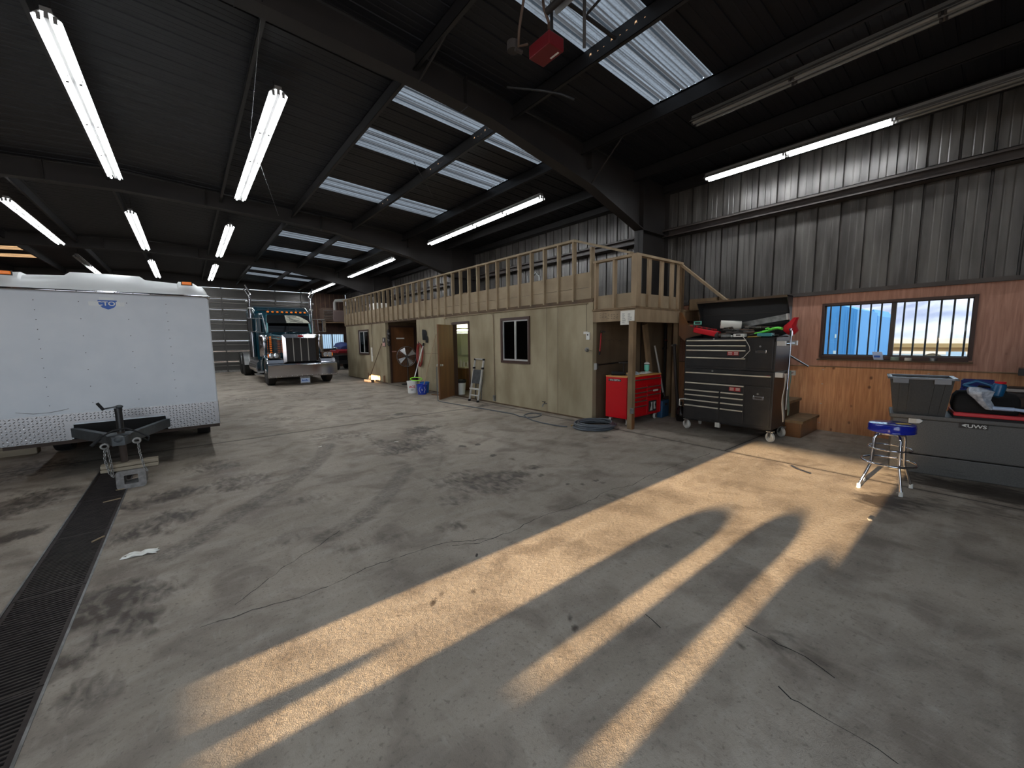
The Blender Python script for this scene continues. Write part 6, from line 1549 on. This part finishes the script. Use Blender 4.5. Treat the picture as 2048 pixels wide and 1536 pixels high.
for z,w,y in ((1.95,.07,9.6),(1.84,.09,9.58),(1.72,.08,9.6),(1.58,.09,9.59),(1.46,.07,9.6)): m.ball((.08,y,z),w,12,8,(.8,.8,1))
m.build('bag','tool_dark',t,local=True,smooth=60); MB().ball((.06,9.52,1.86),.04,10,6).ball((.06,9.53,1.62),.035,10,6).build('buckle','galv',t,local=True)
# hose on the floor
t = thing('grey_air_hose','thin grey hose running along the floor from the open door past a loop','hose',(5.2,6.5,0))
MB().tube([(5.02,9.32,.9),(5.0,9.3,.3),(4.97,9.22,.02),(4.98,9.0,.012),(5.08,8.2,.012),(5.2,7.2,.012),(5.27,6.47,.012),(5.2,6.2,.012),(5.22,5.98,.014),(5.4,5.9,.014),(5.58,5.95,.014),(5.7,6.07,.014),(5.66,6.22,.016),(5.5,6.28,.016),(5.32,6.2,.018),(5.2,5.98,.018),(5.12,5.7,.012),(5.09,5.4,.012),(5.12,5.05,.012),(5.16,4.9,.012),(5.2,4.86,.012)],.011,8).build('hose','hose_grey',t,smooth=60)
t = thing('hose_coil','large coil of grey hose on the floor at the office corner','hose',(5.58,4.52,0))
m = MB(); r = random.Random(8)
for k in range(9):
    R = .36-.02*(k%5); z = .016+.022*(k//2); ox, oy = r.uniform(-.04,.04), r.uniform(-.04,.04)
    m.tube([(5.57+ox+R*1.05*math.cos(a)+.012*math.sin(3*a+k), 4.52+oy+R*.95*math.sin(a), z+.008*math.sin(2*a+k)) for a in [2*PI*i/40 for i in range(40)]],.0145,8,closed=True)
m.tube([(5.35,4.7,.1),(5.5,4.62,.115),(5.68,4.55,.11),(5.75,4.45,.1)],.0145,8)
m.build('coil','hose_grey',t,smooth=60)
tag(MB().box((5.35,4.87,.01),(.08,.03,.014),Rz(.3)).build('yellow_scrap','brass'),'small yellowish scrap left of the hose coil','scrap')

# ---------------------------------------------------------------- outside
struct(MB().bb(8.3,400,-200,300,-.12,-.05).bb(-300,-9.9,-200,300,-.12,-.05).bb(-9.9,8.3,27.3,300,-.12,-.05).bb(-9.9,8.3,-200,-9.95,-.12,-.05).build('ground','ground_out'))
m = MB(); r = random.Random(6); rows = []
for j in range(5):
    row = []
    for i in range(60):
        y = -260+i*9; h = (0,.45,.7,1.,.9)[j]*(46+12*math.sin(i*.31)+7*math.sin(i*.83+1)+3*r.random())
        row.append((220+j*45,y,h+(r.uniform(-2,2) if j else -1)))
    rows.append(row)
m.add([p for q in rows for p in q],[(j*60+i,j*60+i+1,(j+1)*60+i+1,(j+1)*60+i) for j in range(4) for i in range(59)])
struct(m.build('hills','hill',smooth=60))
def shed(label, x, y0, y1, h, peak):
    t = thing('blue_shed',label,'shed',(x,(y0+y1)/2,-.05))
    m = MB().prism([(y0,-.05),(y1,-.05),(y1,h),((y0+y1)/2,peak),(y0,h)],'x',x,x+3); m.build('walls','container_blue',t)
    m = MB()
    for i in range(int((y1-y0)/.2)): m.bb(x-.02,x,y0+.05+i*.2,y0+.08+i*.2,-.05,h)
    m.build('siding_rib','container_blue',t)
    return t
t = shed('large bright blue shed outside the left part of the barred window',16,2.93,4.3,2.36,2.62)
MB().bb(15.97,15.98,3.4,3.44,1.5,1.62).bb(15.97,15.98,3.38,3.45,1.0,1.1).build('latch','white_paper',t)
shed('small blue shed outside, right of the large blue shed',19.3,2.96,3.26,2.25,2.5)
t = thing('flatbed_trailer','tan flatbed trailer with two wheels parked outside the barred window','flatbed',(25.5,2.4,0))
MB().bb(24.6,26.6,-3,4.6,1.02,1.18).build('deck','flatbed',t)
MB().bb(24.8,26.3,-3,4.4,.85,1.02).build('frame','flatbed',t)
for y in (1.95,.7):
    w = MB().lathe([(.2,-.12),(.36,-.12),(.4,0),(.36,.12),(.2,.12)],(24.9,y,.36),20,Ry(PI/2)).build('wheel','wood_old',t,smooth=35)
    MB().cyl((24.76,y,.36),(24.80,y,.36),.18,n=16).build('hub','white_paper',w)
MB().bb(24.6,24.64,1.0,1.55,.45,.85).build('storage_box','container_white',t)
t = thing('shipping_container','pale blue ribbed container outside the far end window','container',(7.4,33,0))
MB().bb(4,7.3,32,38,-.05,3.4).build('body','container_blue',t)
m = MB()
for i in range(12): m.bb(4.1+i*.27,4.2+i*.27,31.95,32,0,3.3)
m.build('corrugation','container_blue',t)
t = thing('white_shed','white building outside the far end window beside the blue container','building',(9,36,0))
MB().bb(7.6,12,36,41,-.05,4).build('walls','container_white',t); MB().prism([(7.4,4),(12.2,4),(9.8,4.9)],'y',35.9,41).build('roof','galv',t)

# ---------------------------------------------------------------- light, sky, camera
sun = bpy.data.lights.new('sun','SUN'); sun.energy = SUN_E; sun.color = (1,.64,.36); sun.angle = math.radians(.25)
so = bpy.data.objects.new('sun',sun); COL.objects.link(so)
el = math.atan(.122); so.rotation_euler = Vector((-math.cos(el),0,math.sin(el))).to_track_quat('Z','Y').to_euler()
def portal(name, loc, rot, w, h):
    l = bpy.data.lights.new(name,'AREA'); l.shape='RECTANGLE'; l.size=w; l.size_y=h; l.cycles.is_portal = True
    o = bpy.data.objects.new(name,l); COL.objects.link(o); o.location=loc; o.rotation_euler=rot
portal('door_portal',(-2.6,Y0-.06,2.15),(-PI/2,0,0),8.4,4.3)
portal('window_portal',(8.3,(WIN[0]+WIN[1])/2,1.66),(0,PI/2,0),.82,1.62)
portal('left_window_portal',(-9.95,1.45,1.58),(0,-PI/2,0),.83,1.7)
w = bpy.data.worlds.new('sky'); SC.world = w; w.use_nodes = True; nt = w.node_tree; N = nt.nodes; L = nt.links
bg = N['Background']; bg.inputs[1].default_value = SKY_E
geo = N.new('ShaderNodeTexCoord'); sp = N.new('ShaderNodeSeparateXYZ'); L.new(geo.outputs['Generated'],sp.inputs[0])
cr = N.new('ShaderNodeValToRGB'); cr.color_ramp.elements[0].position = .0; cr.color_ramp.elements[0].color = (.86,.92,1.,1); cr.color_ramp.elements[1].position = .35; cr.color_ramp.elements[1].color = (.62,.80,1.,1)
L.new(sp.outputs[2],cr.inputs[0]); L.new(cr.outputs[0],bg.inputs[0])

cam = bpy.data.cameras.new('camera'); cam.sensor_width = 36; cam.lens = 797.407*36/2048; cam.clip_end = 1000; cam.clip_start = .05
co = bpy.data.objects.new('camera',cam); COL.objects.link(co); SC.camera = co
yaw,pitch,roll = .680210193,.110705764,.0130577994
fwv = Vector((math.sin(yaw)*math.cos(pitch),math.cos(yaw)*math.cos(pitch),-math.sin(pitch)))
rv = Vector((math.cos(yaw),-math.sin(yaw),0)); dv_ = fwv.cross(rv)
r2 = rv*math.cos(roll)+dv_*math.sin(roll); d2 = -rv*math.sin(roll)+dv_*math.cos(roll)
mw = Matrix((r2,-d2,-fwv)).transposed().to_4x4(); mw.translation = (0,0,H); co.matrix_world = mw
vs_ = SC.view_settings; vs_.view_transform = 'Standard'; vs_.look = 'None'; vs_.exposure = EXPOSURE; vs_.gamma = 1; vs_.use_curve_mapping = False
SC.cycles.use_denoising = True; SC.cycles.max_bounces = 7; SC.cycles.diffuse_bounces = 5; SC.cycles.glossy_bounces = 3; SC.cycles.sample_clamp_indirect = 6.
